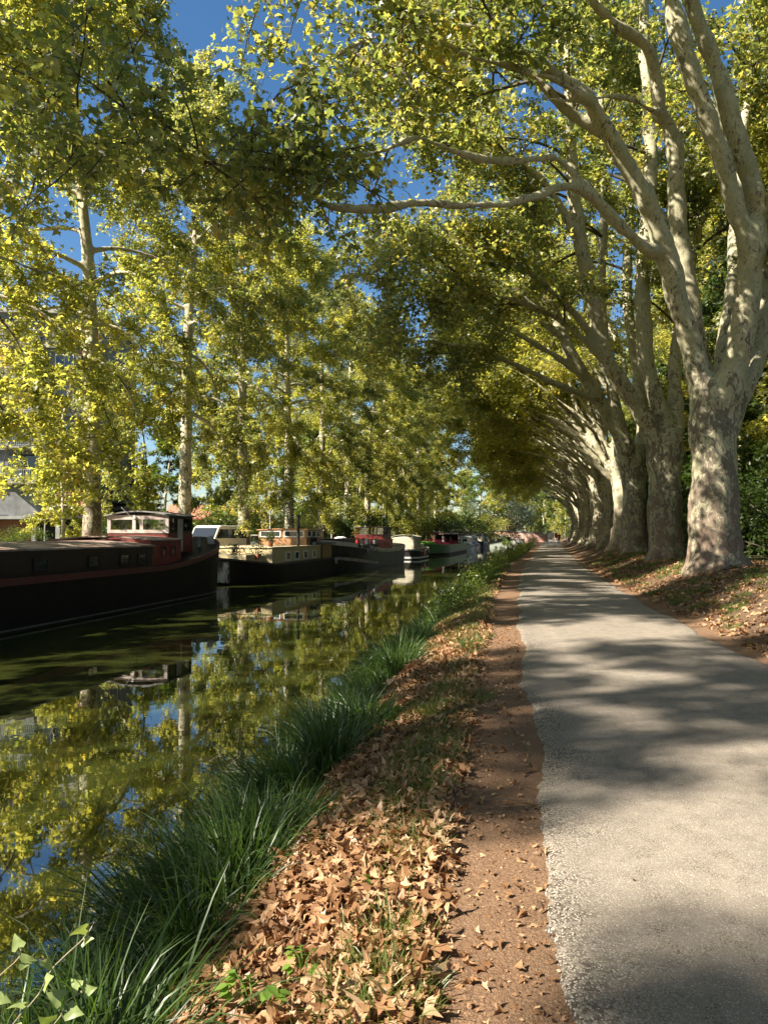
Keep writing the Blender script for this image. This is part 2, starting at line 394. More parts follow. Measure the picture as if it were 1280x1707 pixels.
def plant_tree(name, label, loc, ms, group=None, cat='tree', rz=0, scale=1):
    t = thing(name, label, cat, loc, rz, group); t.scale = (scale,) * 3
    ch = [link('trunk', ms[0], t)]
    if ms[1]: ch.append(link('branches', ms[1], t))
    ch.append(link('crown', ms[2], t))
    return t, ch
def tree_left(seed, h=25, r=.37, crown0=6.5, width=5.6, nl=26, bark='bark_far', leafm='leaf', leaf=.2, per=30, nsec=7, ntw=5, low=0):
    w = Wood(seed); rng = w.rng
    lean = rng.normal(size=2) * .5
    tr = [(0, 0, -.5), (0, 0, 0), (lean[0] * .1, lean[1] * .1, h * .2), (lean[0] * .3, lean[1] * .2, h * .45), (lean[0] * .7, lean[1], h * .7), (lean[0] * 1.2, lean[1] * 1.3, h * .93)]
    P, rr = w.limb(tr, [r * 1.55, r * 1.22, r * 1.0, r * .8, r * .5, r * .14], 44, .02)
    for i in range(nl):
        t = (i + rng.random() * .8) / nl
        z = crown0 + (h * .93 - crown0) * t ** .92
        k = np.searchsorted(P[:, 2], z); k = min(k, len(P) - 1)
        az = i * 2.4 + rng.normal() * .35
        el = R(8 + 55 * t + rng.normal() * 9)
        L = width * (1.05 - .62 * t) * (.8 + .4 * rng.random())
        d = np.array([math.cos(az) * math.cos(el), math.sin(az) * math.cos(el), math.sin(el)])
        rl = min(rr[k] * .62, .035 + L * .017)
        drop = -.12 - .10 * (1 - t) - (.1 if t < .25 else 0)
        LP, _ = w.branch(P[k] - d * rr[k] * .5, d, L, rl, .03, (0, 0, drop), .13, 14, med=(rl < .085))
        for j in range(nsec):
            tt = .28 + .72 * (j + rng.random()) / nsec; q = min(int(tt * 13), 12)
            tan = unit(LP[q + 1] - LP[q]); side = np.cross(tan, [0, 0, 1]) * (1 if j % 2 else -1)
            dd = unit(tan * .55 + side * (.7 + .3 * rng.random()) + np.array([0, 0, rng.normal() * .45]))
            SL = (.9 + 1.5 * rng.random()) * width / 5.6
            SP, _ = w.branch(LP[q], dd, SL, .028, .012, (0, 0, -.22), .2, 7)
            w.twigs(SP, ntw, .85, .15, per)
        w.twigs(LP[9:], 4, .9, .2, per)
    w.branch(P[-1], (0, 0, 1), 1.6, .05, .02, (0, 0, 0)); w.twigs(P[-6:], 24, 1.2, 0, per)
    return w.meshes('t', M[bark], M[leafm], leaf, .085, twigm=M['twig'])
def crownify(w, P, r, t0, n, Lr=(2.5, 4.5), left=.0, per=28, ntw=6, up=.2, nsec=4, droop=-.16):
    """secondary boughs with leafy twigs along a big limb"""
    rng = w.rng; k = len(P) - 1
    for j in range(n):
        t = t0 + (1 - t0) * (j + rng.random()) / n; q = min(int(t * k), k - 1)
        tan = unit(P[q + 1] - P[q]); a = rng.random() * 6.283
        d = unit(tan * .55 + np.array([math.cos(a) - left, math.sin(a) * .9, up + rng.normal() * .35]) * .8)
        L = Lr[0] + (Lr[1] - Lr[0]) * rng.random()
        rb = min(r[q] * .5, .02 + .014 * L)
        B, _ = w.branch(P[q], d, L, rb, .018, (-.02 * left, 0, droop), .14, 11)
        for i in range(nsec):
            qq = min(3 + int(7 * (i + rng.random()) / nsec), 9); tn = unit(B[qq + 1] - B[qq]); sd = np.cross(tn, [0, 0, 1]) * (1 if i % 2 else -1)
            C, _ = w.branch(B[qq], unit(tn * .6 + sd * .8 + np.array([0, 0, rng.normal() * .4])), .8 + 1.1 * rng.random(), .02, .01, (0, 0, -.2), .2, 6)
            w.twigs(C, ntw, .8, .15, per)
        w.twigs(B[5:], 3, .8, .1, per)
    w.twigs(P[-max(4, k // 5):], 8, .9, 0, per)
def tree_right(seed, leafm='leaf_sunlit', bark='bark', leaf=.155, per=23, zmin=None):
    """big pollarded plane leaning its limbs over the canal (towards -x)"""
    w = Wood(seed); rng = w.rng
    fz = 3.3 + rng.random() * 1.2
    P, rr = w.limb([(0, 0, -.4), (0, 0, 0), (.02, 0, .9), (.03, .03, 2.4), (0, 0, fz), (-.05, 0, fz + .8)], [.95, .78, .60, .55, .60, .45], 30, .012)
    w.roots(.78)
    nl = 8
    for i in range(nl):
        a = math.pi + ((i % 5) - 2) * .62 + (i > 4) * .35 + rng.normal() * .2
        lean = [.62, .5, .56, .3, .24, .38, .75, .18][i] + rng.normal() * .06
        H = 13 + rng.random() * 6
        d = np.array([math.cos(a) * 1.0, math.sin(a) * .9, 0])
        b = np.array([d[0] * .28, d[1] * .28, fz - .4])
        pts = [b, b + d * .6 * lean + [0, 0, 1.6], b + d * 2.2 * lean + [0, 0, H * .28], b + d * 4.6 * lean + [-.5, 0, H * .52], b + d * 7.6 * lean + [-1.2, 0, H * .76], b + d * 11 * lean + [-2.2, 0, H]]
        pts = [p + rng.normal(size=3) * .16 * k for k, p in enumerate(pts)]
        r0 = .255 - .03 * (i % 3) - .05 * (i > 4)
        LP, lr = w.limb(pts, [r0 * 1.15, r0, r0 * .88, r0 * .7, r0 * .48, r0 * .2], 34, .02)
        crownify(w, LP, lr, .62, 6, (2.0, 4.6), .5, per, 6)
        if i in (0, 1, 2, 6) and zmin is None:                          # long side boughs arching out over the water
            for j in range(2):
                q = 6 + j * 6 + int(rng.integers(0, 3)); t = unit(LP[q + 1] - LP[q])
                B, br = w.branch(LP[q], unit(t * .6 + np.array([-1.0, rng.normal() * .35, .55])), 11 + 3.5 * rng.random(), .13, .025, (-.01, 0, -.035), .09, 18, med=False)
                crownify(w, B, br, .52, 6, (1.2, 2.8), .2, per, 5, .25, 4, -.12)
    return w.meshes('t', M[bark], M[leafm], leaf, .085, twigm=M['twig'], zmin=zmin, lump=.20)
def hand_tree(seed, base, trunk, limbs, foliage, bark='bark_tower', leaf=.135, per=26, star=True):
    """trunk and limbs given as (px, py, depth, radius px) read off the photograph's boughs, turned into metres at their own depth"""
    w = Wood(seed); B = np.array(base)
    def cv(L, ww=None):
        P = [unproj(a, b, y) - B for a, b, y, r in L]; r = [q * y / F for a, b, y, q in L]; return P, r
    P, r = cv(trunk); P = [np.array([P[0][0], P[0][1], -.5]), np.array([P[0][0], P[0][1], 0.0])] + P[1:]
    w.limb(P, [r[0] * 1.05, r[0] * .95] + r[1:], 34, .006); w.roots(r[0] * .76)
    out = {}
    for key, L in limbs.items():
        p, rr = cv(L); out[key] = w.limb(p, rr, max(16, len(L) * 4), .012)
    foliage(w, out)
    return w.meshes('t', M[bark], M['leaf'], leaf, .06, star=star, twigm=M['twig'], lump=.20)

# ------------------------------------------------------------------ terrain, path, water
def ground_mat():
    m, nt, b, o = nodes('bank_soil')
    uv = N(nt, 'ShaderNodeUVMap').outputs[0]; sp = N(nt, 'ShaderNodeSeparateXYZ'); nt.links.new(uv, sp.inputs[0]); u = sp.outputs[0]
    v = coords(nt)
    n1 = noise(nt, v, 1.6, 4); n2 = noise(nt, v, 9, 5, .65); n3 = noise(nt, v, 60, 4, .7); n4 = noise(nt, v, 220, 2, .6)
    uu = math_(nt, 'ADD', u, math_(nt, 'MULTIPLY', math_(nt, 'SUBTRACT', n2, .5), .55))
    soil = ramp(nt, n3, [(.3, (.055, .034, .02)), (.55, (.12, .072, .04)), (.72, (.24, .15, .085))])
    dirt = ramp(nt, n3, [(.28, (.095, .048, .024)), (.5, (.17, .092, .047)), (.75, (.27, .165, .093))])
    grit = maprange(nt, n4, .62, .68); dirt = mixc(nt, grit, dirt, (.42, .33, .24))
    grass = ramp(nt, n2, [(.3, (.045, .055, .015)), (.5, (.09, .095, .03)), (.7, (.17, .13, .06))])
    a = maprange(nt, uu, -.95, -.45); b2 = maprange(nt, uu, 3.62, 3.2); dm = math_(nt, 'MULTIPLY', a, b2)
    col = mixc(nt, dm, soil, dirt)
    far = math_(nt, 'ADD', maprange(nt, uu, -17.5, -18.2), maprange(nt, uu, 7.5, 9.5))
    col = mixc(nt, far, col, grass)
    nt.links.new(col, b.inputs['Base Color']); b.inputs['Roughness'].default_value = .95
    bumpn(nt, b, math_(nt, 'ADD', n3, math_(nt, 'MULTIPLY', n2, .8)), .7, .03)
    return m
us = np.concatenate([[-900, -400, -200, -110, -70, -50, -40, -30, -24, -21, -19.5, -19, -18.4, -17.8, -17.55, -17.4, -16.5, -16, -10, -4, -3.4],
                     np.arange(-3, 9.01, .2), [9.5, 10, 11, 12, 14, 17, 21, 27, 36, 50, 80, 130, 220, 450, 900]])
ys = np.concatenate([[-300, -150, -80, -50, -35], np.arange(-25, 0, 2.5), np.arange(0, 26, .25), np.arange(26, 60, 1), np.arange(60, 180, 5), [190, 210, 240, 300, 400, 550, 800, 1300]])
UU, YY = np.meshgrid(us, ys); XX = UU + cx(YY); ZZ = ground(UU, YY)
nu, ny = len(us), len(ys); idx = np.arange(nu * ny).reshape(ny, nu)
q = np.stack([idx[:-1, :-1], idx[:-1, 1:], idx[1:, 1:], idx[1:, :-1]], -1).reshape(-1, 4)
tag(link('ground', mesh_np('ground', np.stack([XX, YY, ZZ], -1).reshape(-1, 3), [q], True, ground_mat(), np.stack([UU, YY], -1).reshape(-1, 2))), kind='structure')

def path_mat():
    m, nt, b, o = nodes('worn_chip_seal')
    uv = N(nt, 'ShaderNodeUVMap').outputs[0]; sp = N(nt, 'ShaderNodeSeparateXYZ'); nt.links.new(uv, sp.inputs[0]); u = sp.outputs[0]
    v = coords(nt)
    n1 = noise(nt, v, .9, 4); n2 = noise(nt, v, 7, 4, .6); n3 = noise(nt, v, 90, 3, .7)
    vo = N(nt, 'ShaderNodeTexVoronoi'); vo.inputs['Scale'].default_value = 170; nt.links.new(v, vo.inputs[0])
    vc = N(nt, 'ShaderNodeTexVoronoi'); vc.inputs['Scale'].default_value = 105; nt.links.new(v, vc.inputs[0])
    sepc = N(nt, 'ShaderNodeSeparateColor'); nt.links.new(vo.outputs['Color'], sepc.inputs[0])
    sepd = N(nt, 'ShaderNodeSeparateColor'); nt.links.new(vc.outputs['Color'], sepd.inputs[0])
    base = ramp(nt, n1, [(.28, (.170, .144, .118)), (.5, (.208, .179, .148)), (.72, (.24, .207, .171))])
    chip = ramp(nt, sepc.outputs[0], [(.0, (.20, .165, .125)), (.25, (.19, .163, .135)), (.6, (.223, .193, .16)), (.93, (.32, .275, .22)), (1, (.5, .46, .4))])
    col = mixc(nt, .6, base, chip)
    track = noise(nt, coords(nt, 'UV', (4.0, .12, 1)), 1.0, 4, .6)
    col = mixc(nt, math_(nt, 'MULTIPLY', maprange(nt, track, .5, .75), .45), col, (.30, .258, .205))
    col = mixc(nt, math_(nt, 'MULTIPLY', maprange(nt, noise(nt, v, .55, 6, .7, .5), .55, .72), .5), col, (.14, .114, .086))
    pit = math_(nt, 'MULTIPLY', maprange(nt, vo.outputs['Distance'], .55, .75), maprange(nt, n2, .42, .6))
    col = mixc(nt, pit, col, (.09, .07, .05))
    # ravelled edge along the dirt: loose pale chips over dark binder
    wob = math_(nt, 'ADD', u, math_(nt, 'MULTIPLY', math_(nt, 'SUBTRACT', n2, .5), .5))
    edge = math_(nt, 'MULTIPLY', maprange(nt, math_(nt, 'SUBTRACT', wob, math_(nt, 'MULTIPLY', maprange(nt, noise(nt, v, .8, 2), .35, .65), .4)), .25, -.1), maprange(nt, noise(nt, v, 30, 3, .6), .35, .55))
    stones = ramp(nt, sepd.outputs[1], [(0, (.05, .04, .032)), (.45, (.10, .08, .06)), (.5, (.30, .26, .21)), (1, (.50, .45, .38))], 'LINEAR')
    stones = mixc(nt, maprange(nt, vc.outputs['Distance'], .42, .62), stones, (.05, .038, .028))
    col = mixc(nt, edge, col, stones)
    nt.links.new(col, b.inputs['Base Color']); b.inputs['Roughness'].default_value = .92
    h = math_(nt, 'ADD', math_(nt, 'MULTIPLY', vo.outputs['Distance'], -.6), math_(nt, 'MULTIPLY', math_(nt, 'MULTIPLY', edge, vc.outputs['Distance']), -1.5))
    bumpn(nt, b, h, .5, .006)
    return m
rng = np.random.default_rng(5)
pys = np.concatenate([np.arange(-12, 14, .06), np.arange(14, 60, .5), np.arange(60, 240, 3.)])
el = np.cumsum(rng.normal(size=len(pys))) * 0; 
def wig(y, s): return .05 * np.sin(y * 1.3 + s) + .02 * np.sin(y * 3.7 + 2 * s) + .007 * np.sin(y * 9.1 + s)
cols = [0, .05, .12, .3, .8, 1.5, 2.2, 2.7, 2.9, 2.96, 3.0]; pz = [-.06, -.012, .0, .004, .014, .02, .014, .004, 0, -.012, -.06]
V = []; UVp = []
for y in pys:
    eL = .02 + wig(y, 0) + rng.normal() * .010; eR = 3.0 + wig(y, 2.2) + rng.normal() * .012
    for c, z in zip(cols, pz):
        u_ = eL + (eR - eL) * c / 3.0; V.append((cx(y) + u_, y, z + .004)); UVp.append((c, y))
idx = np.arange(len(V)).reshape(len(pys), len(cols))
q = np.stack([idx[:-1, :-1], idx[:-1, 1:], idx[1:, 1:], idx[1:, :-1]], -1).reshape(-1, 4)
tag(link('towpath', mesh_np('towpath', V, [q], True, path_mat(), UVp)), kind='structure')

WATER = -.9
def water_mat():
    m, nt, b, o = nodes('murky_canal_water')
    b.inputs['Base Color'].default_value = (.050, .062, .013, 1); b.inputs['Roughness'].default_value = .015
    b.inputs['IOR'].default_value = 3.6; b.inputs['Specular IOR Level'].default_value = .5
    v = coords(nt)
    n1 = noise(nt, v, 1.7, 2, .5); n2 = noise(nt, v, 6, 2, .5); n0 = noise(nt, v, .25, 2)
    nt.links.new(ramp(nt, n0, [(.3, (.020, .026, .006)), (.7, (.032, .038, .009))]), b.inputs['Base Color'])
    h = math_(nt, 'ADD', n1, math_(nt, 'MULTIPLY', n2, .18))
    h = math_(nt, 'MULTIPLY', h, maprange(nt, n0, .3, .65, .25, 1))
    bumpn(nt, b, h, .10, .02)
    return m
wy = np.concatenate([[-120, -60, -30], np.arange(-20, 60, 4.), np.arange(60, 300, 10.), [400, 700, 1200]]); wu = np.array([-18.0, -12, -6, -1.9])
UU, YY = np.meshgrid(wu, wy); idx = np.arange(UU.size).reshape(UU.shape)
q = np.stack([idx[:-1, :-1], idx[:-1, 1:], idx[1:, 1:], idx[1:, :-1]], -1).reshape(-1, 4)
tag(link('canal_water', mesh_np('water', np.stack([UU + cx(YY), YY, UU * 0 + WATER], -1).reshape(-1, 3), [q], True, water_mat())), kind='structure')
#PART2
# ------------------------------------------------------------------ plane trees
ORD = ['first', 'second', 'third', 'fourth', 'fifth', 'sixth', 'seventh', 'eighth', 'ninth', 'tenth', 'eleventh', 'twelfth', 'thirteenth', 'fourteenth', 'fifteenth', 'sixteenth']
prng = random.Random(11)
# far-bank row, 8.7 m apart
GL = 'plane trees along the far bank'
LVAR = [tree_left(101, 28, .37, 8.4, 7.0, 28, leafm='leaf_sunlit', leaf=.145, per=62), tree_left(202, 29, .36, 8.0, 7.2, 28, leafm='leaf', leaf=.145, per=62), tree_left(303, 27, .38, 8.6, 6.8, 28, leafm='leaf_sunlit', leaf=.145, per=62)]
LLOW = tree_left(320, 27, .37, 4.2, 6.4, 32, leafm='leaf_sunlit', leaf=.16, per=42)
LSPARSE = tree_left(311, 26, .36, 6.0, 5.4, 30, leafm='leaf_sunlit', leaf=.16, per=54, nsec=6, ntw=2)
llab = {0: 'pale mottled plane trunk rising behind the long roof of the maroon barge, dense yellow-green crown',
        1: 'plane tree whose trunk stands just behind the wheelhouse of the maroon barge',
        2: 'plane tree with straight pale trunk behind the bow of the tan houseboat',
        3: 'ivy-clad plane tree with dark trunk behind the wooden wheelhouse of the tan houseboat',
        4: 'plane tree behind the black stove pipe end of the tan houseboat',
        5: 'plane tree behind the dark bow of the black and white barge',
        -1: 'far-bank plane tree whose boughs reach in over the long roof of the maroon barge'}
first_left = None
for k in range(-5, 13):
    Y = 34.4 + 8.7 * k + (prng.random() - .5) * .6 * (k > 5)
    x = W(-19.75, Y); z = float(gz(-19.75)) - .05
    if k in llab: lab = llab[k]
    elif k > 5: lab = f'far-bank plane tree, {ORD[k]} trunk after the one behind the maroon barge roof'
    else: lab = 'plane tree of the far-bank row standing abreast of or behind the viewpoint'
    v = LVAR[k % 3] if k >= 0 else LLOW if k > -3 else LSPARSE
    s = (.95 if k < -2 else 1.0 if k < 0 else .96 if k < 4 else .92) + (prng.random() - .5) * .1
    t, ch = plant_tree('plane_tree', lab, (x, Y, z), v, GL, rz=prng.random() * 6.28, scale=s)
    if k == 3:
        r_ = np.random.default_rng(8); n = 2600; zz = r_.random(n) ** .8 * 8.5; aa = r_.random(n) * 6.283
        rr = np.interp(zz, [0, 2, 9], [.5, .42, .34]) + r_.random(n) ** 2 * .16
        P = np.stack([np.cos(aa) * rr, np.sin(aa) * rr, zz], -1)
        vv, qq = leaves(P, r_, .16, .4, .3, .6, T=LT1, Q=LQ1); link('ivy', mesh_np('ivy', vv, [qq], False, M['ivy']), t)
# tow-path row: three traced by hand, the rest from three grown kinds
GR = 'plane trees along the towpath'
def base_on_bank(px, Y):
    p = unproj(px, 900, Y); u = p[0] - float(cx(Y)); return (p[0], Y, float(ground(u, Y)) - .06)
def fol1(w, o):
    P, r = o['A']; crownify(w, P, r, .64, 7, (1.2, 2.6), .3, 24, 5)
    P, r = o['A2']; crownify(w, P, r, .5, 6, (1.0, 2.2), .3, 22, 4)
    P, r = o['A3a']; crownify(w, P, r, .74, 8, (.8, 1.8), .1, 18, 5, .0, 3)
    P, r = o['A3b']; crownify(w, P, r, .64, 6, (.6, 1.5), .1, 16, 4, .1, 3)
    P, r = o['A4']; crownify(w, P, r, .35, 8, (.6, 1.5), .1, 15, 4, .0, 3)
    P, r = o['B']; crownify(w, P, r, .8, 6, (1.6, 3.2), .3, 26, 5)
    for k in ('C1', 'C2', 'D', 'E'):
        P, r = o[k]; crownify(w, P, r, .86, 5, (1.6, 3.2), .2, 26, 5)
T1 = hand_tree(1, base_on_bank(1193, 21), [(1193, 962, 21, 56), (1193, 930, 21, 45), (1191, 880, 21, 40), (1190, 800, 21, 37), (1188, 720, 21, 37), (1190, 665, 21, 39), (1192, 635, 21, 30)],
 dict(A=[(1180, 690, 21, 24), (1164, 615, 20.95, 20), (1147, 545, 20.8, 18.5), (1122, 457, 20.5, 19), (1104, 400, 20.3, 18), (1078, 334, 20, 16), (1052, 285, 19.8, 15), (1030, 245, 19.6, 14), (1008, 200, 19.3, 12), (970, 150, 19, 11), (913, 110, 18.5, 10), (860, 77, 18, 9), (800, 48, 17.5, 8), (740, 28, 17, 7), (640, -5, 16.5, 5), (540, -20, 16, 3)],
      A2=[(1035, 255, 19.6, 12), (1008, 225, 19.6, 10), (965, 200, 19.4, 9), (930, 169, 19.2, 8), (895, 137, 19, 7), (850, 100, 18.6, 6), (790, 80, 18.2, 5), (730, 75, 17.8, 4), (660, 100, 17.4, 3)],
      A3=[(1118, 445, 20.5, 14), (1100, 424, 20.3, 12), (1071, 411, 20, 11), (1029, 376, 19.6, 10.5), (1000, 344, 19.3, 10.5), (969, 306, 19, 9.5)],
      A3a=[(985, 325, 19.1, 9), (948, 309, 18.8, 9), (895, 327, 18.4, 8.5), (860, 337, 18.1, 8.5), (820, 343, 17.8, 8.5), (760, 341, 17.4, 8), (700, 338, 17, 8), (650, 345, 16.6, 7.5), (600, 347, 16.2, 7), (545, 340, 15.8, 6.5), (515, 318, 15.5, 6), (455, 290, 15, 5), (400, 285, 14.6, 4.5), (300, 255, 14.2, 4), (200, 215, 13.8, 3), (110, 190, 13.4, 2)],
      A3b=[(975, 315, 19, 8), (944, 278, 18.7, 7), (927, 265, 18.5, 6.5), (899, 269, 18.2, 6.5), (860, 272, 17.9, 6.5), (820, 268, 17.5, 6.5), (780, 258, 17.2, 6), (740, 240, 16.8, 5.5), (710, 228, 16.5, 5), (680, 235, 16.2, 4.5), (640, 250, 15.9, 4.5), (600, 258, 15.6, 4.5), (560, 253, 15.3, 4), (530, 262, 15, 3.5), (505, 280, 14.8, 3), (480, 292, 14.6, 2.5)],
      A4=[(985, 172, 19.1, 7), (934, 136, 18.4, 6.5), (870, 118, 17.8, 6), (803, 98, 17.2, 5.5), (747, 75, 16.7, 5), (705, 52, 16.3, 4.5), (681, 54, 16, 4.5), (611, 70, 15.4, 4), (555, 98, 15, 4), (480, 141, 14.5, 3.5), (437, 197, 14.2, 3), (428, 228, 14, 2)],
      B=[(1182, 690, 21.3, 20), (1175, 630, 21.4, 17), (1163, 562, 21.5, 15), (1141, 422, 21.2, 15), (1131, 351, 21, 14.5), (1131, 264, 21, 14), (1120, 211, 20.8, 13), (1106, 183, 20.6, 12), (1088, 84, 20, 11), (1029, 39, 19.5, 9), (994, 0, 19, 8), (940, -50, 18.5, 6), (880, -90, 18, 4)],
      B2=[(1112, 190, 20.7, 7), (1085, 185, 20.3, 6), (1060, 170, 20, 5.5), (1025, 163, 19.6, 5), (960, 170, 19, 4), (900, 160, 18.4, 3)],
      C=[(1196, 700, 20.9, 30), (1212, 640, 20.7, 26), (1225, 597, 20.6, 22), (1240, 490, 20.4, 20), (1250, 404, 20.2, 21), (1256, 370, 20.1, 17)],
      C1=[(1250, 430, 20.2, 15), (1240, 387, 20.1, 17), (1218, 334, 20, 16.5), (1197, 264, 19.8, 16), (1176, 211, 19.6, 15.5), (1152, 141, 19.3, 15), (1131, 70, 19, 15), (1118, 10, 18.8, 14), (1105, -60, 18.6, 12), (1080, -170, 18.2, 9), (1040, -290, 18, 5)],
      C2=[(1252, 420, 20.2, 16), (1264, 351, 20.2, 18), (1242, 264, 20, 17), (1222, 211, 19.9, 16.5), (1197, 123, 19.7, 16), (1176, 70, 19.5, 15), (1155, 10, 19.3, 14), (1140, -80, 19, 12), (1130, -200, 18.6, 8), (1110, -300, 18, 5)],
      D=[(1205, 720, 21.1, 26), (1228, 672, 21.2, 22), (1247, 630, 21.3, 19), (1264, 580, 21.5, 17), (1280, 480, 21.7, 16), (1300, 380, 22, 14), (1330, 200, 22.5, 10), (1350, 50, 23, 6)],
      E=[(1194, 660, 21.6, 14), (1205, 590, 22, 12), (1220, 470, 22.5, 11), (1228, 380, 23, 10), (1236, 250, 23.5, 8), (1250, 100, 24, 6)]), fol1)
def fol2(w, o):
    for k in ('a', 'b', 'c'):
        P, r = o[k]; crownify(w, P, r, .5, 13, (1.8, 4.4), .4, 34, 6)
    for k in ('a2', 'a3', 'a4'):
        P, r = o[k]; crownify(w, P, r, .45, 8, (1.0, 2.4), .2, 26, 5)
T2 = hand_tree(2, base_on_bank(1111, 29.7), [(1111, 952, 29.7, 36), (1111, 925, 29.7, 30), (1110, 880, 29.7, 27), (1108, 800, 29.7, 27), (1111, 745, 29.7, 31), (1112, 715, 29.7, 24)],
 dict(a=[(1104, 770, 29.7, 22), (1088, 721, 29.6, 16), (1063, 682, 29.4, 14), (1031, 633, 29, 14), (1010, 597, 28.8, 13), (990, 510, 28.4, 12.5), (968, 404, 28, 12), (957, 316, 27.6, 11.5), (951, 211, 27.2, 10.5), (948, 120, 27, 8), (940, 20, 27, 7), (930, -80, 27, 5), (915, -200, 27, 3)],
      a3=[(1040, 648, 29.1, 9), (1000, 590, 28.6, 7), (950, 545, 28, 6), (890, 510, 27.4, 5), (800, 488, 26.5, 4), (700, 500, 25.6, 3)],
      a4=[(975, 430, 28.1, 8), (930, 340, 27.4, 6), (880, 280, 26.8, 5), (800, 235, 26, 4), (700, 220, 25, 3)],
      a2=[(1012, 600, 28.8, 8), (965, 530, 28.2, 7), (900, 465, 27.5, 6), (830, 425, 26.6, 5), (750, 402, 25.8, 4), (690, 410, 25, 3)],
      b=[(1110, 765, 29.8, 20), (1109, 711, 30, 17), (1090, 659, 30, 14.5), (1074, 597, 30, 13.5), (1071, 480, 30, 13), (1074, 387, 30, 13), (1084, 264, 30, 12), (1078, 141, 30, 11), (1072, 35, 30, 10), (1068, -80, 30, 8), (1060, -220, 30, 4)],
      c=[(1117, 765, 29.8, 17), (1127, 705, 30.2, 13), (1122, 650, 30.6, 11), (1124, 590, 31, 10), (1140, 480, 31.5, 9), (1163, 380, 32, 8), (1185, 300, 32.5, 7), (1195, 150, 33, 5)]), fol2)
T3 = hand_tree(3, base_on_bank(1058, 38.4), [(1058, 942, 38.4, 26), (1058, 915, 38.4, 22), (1058, 860, 38.4, 19.5), (1057, 800, 38.4, 20), (1055, 762, 38.4, 22), (1054, 740, 38.4, 17)],
 dict(a=[(1052, 785, 38.4, 17), (1040, 742, 38.2, 13), (1017, 698, 37.9, 11.5), (988, 649, 37.4, 11.5), (958, 600, 36.8, 10.5), (942, 562, 36.5, 10), (906, 474, 36, 9.5), (885, 404, 35.6, 9), (867, 369, 35.3, 8.5), (845, 300, 35, 7.5), (830, 230, 34.6, 7), (822, 170, 34.4, 6), (800, 120, 34, 5), (770, 40, 34, 3)],
      a3=[(1000, 670, 37.6, 7), (930, 642, 36.6, 5.5), (850, 604, 35.6, 4.5), (760, 575, 34.6, 3.5), (670, 565, 33.8, 2.5)],
      a4=[(950, 575, 36.6, 7), (900, 530, 36, 5.5), (830, 450, 35.2, 4.5), (740, 400, 34.2, 3.5), (660, 390, 33.4, 2.5)],
      a2=[(972, 628, 37.1, 6), (910, 585, 36.3, 5.5), (840, 545, 35.5, 5), (770, 500, 34.6, 4.2), (690, 470, 33.6, 3), (630, 465, 33, 2)],
      b=[(1059, 785, 38.5, 16), (1073, 715, 38.8, 11), (1062, 620, 39, 10), (1046, 500, 39, 9), (1049, 380, 39, 8), (1054, 250, 39, 7), (1050, 120, 39, 5.5), (1045, 0, 39, 4)],
      c=[(1054, 780, 38.2, 14), (1030, 700, 37.6, 9), (1008, 600, 37.2, 8), (1000, 480, 37, 7), (1004, 330, 37, 6), (1000, 180, 37, 5), (985, 40, 37, 4)]), fol2)
plant_tree('plane_tree', 'largest plane tree beside the towpath, thick flaky trunk forking into many pale boughs', base_on_bank(1193, 21), T1, GR)
plant_tree('plane_tree', 'second towpath plane tree, thick trunk forking into three, just beyond the largest one', base_on_bank(1111, 29.7), T2, GR)
plant_tree('plane_tree', 'third towpath plane tree with sunlit pinkish foot and a bough leaning far over the canal', base_on_bank(1058, 38.4), T3, GR)
RVAR = [tree_right(11), tree_right(12), tree_right(13)]
for k in range(3, 15):
    Y = 21.0 + 8.7 * k; x = W(5.75 + (prng.random() - .5) * .3, Y)
    plant_tree('plane_tree', f'{ORD[k]} plane tree in the towpath row after the largest thick-trunked one', (x, Y, .58), RVAR[k % 3], GR, rz=(prng.random() - .5) * .5 - .12, scale=.97 + prng.random() * .12)
RHI = tree_right(21, per=10, zmin=12.5)
for Y, k, rz in ((12.3, 3, 1.0), (3.6, 1, .30), (-5, 2, .1), (-14, 0, .1)):
    plant_tree('plane_tree', 'plane tree of the towpath row standing beside or behind the viewpoint', (W(8.2 if k == 3 else 6.2, Y), Y, .58), RHI if k == 3 else RVAR[k], GR, rz=rz)
#PART3
# ------------------------------------------------------------------ paints and small materials
def paint(name, c, rough=.45, rust=.25, rc=(.16, .08, .045)):
    return simple(name, c, rough, .22, 3, c2=rc, lo=.66 - .2 * rust, hi=.80 - .1 * rust, bmp=.15)
M['black'] = paint('black_hull_paint', (.010, .0065, .0055), .6, .2, (.02, .012, .008)); M['black'].node_tree.nodes['Principled BSDF'].inputs['Specular IOR Level'].default_value = .15
M['maroon'] = paint('maroon_paint', (.085, .014, .012), .5, .4, (.05, .02, .015))
M['maroon_dark'] = paint('dark_maroon_paint', (.014, .006, .006), .5, .3, (.03, .02, .015))
M['cabin_red'] = paint('cabin_red_paint', (.16, .022, .018), .5, .3, (.09, .03, .02))
M['white_worn'] = paint('worn_white_paint', (.42, .36, .33), .55, .8, (.22, .15, .13))
M['roof_sheet'] = simple('weathered_roof_sheet', (.34, .25, .20), .7, .35, 1.5, c2=(.18, .11, .085), lo=.45, hi=.65, bmp=.1)
M['grey_roof'] = simple('grey_roof_felt', (.22, .21, .20), .8, .3, 4, c2=(.12, .11, .1))
M['tan'] = simple('tan_cabin_paint', (.50, .41, .23), .6, .12, 2, c2=(.42, .34, .2), lo=.5, hi=.7, bmp=.05)
M['wood'] = simple('varnished_wood', (.40, .21, .10), .5, .3, 3, c2=(.26, .13, .06), stretch=(.6, .6, 7), bmp=.1)
M['wood_tan'] = simple('tan_planks', (.36, .24, .11), .6, .25, 3, c2=(.25, .16, .07), stretch=(.5, .5, 6), bmp=.2)
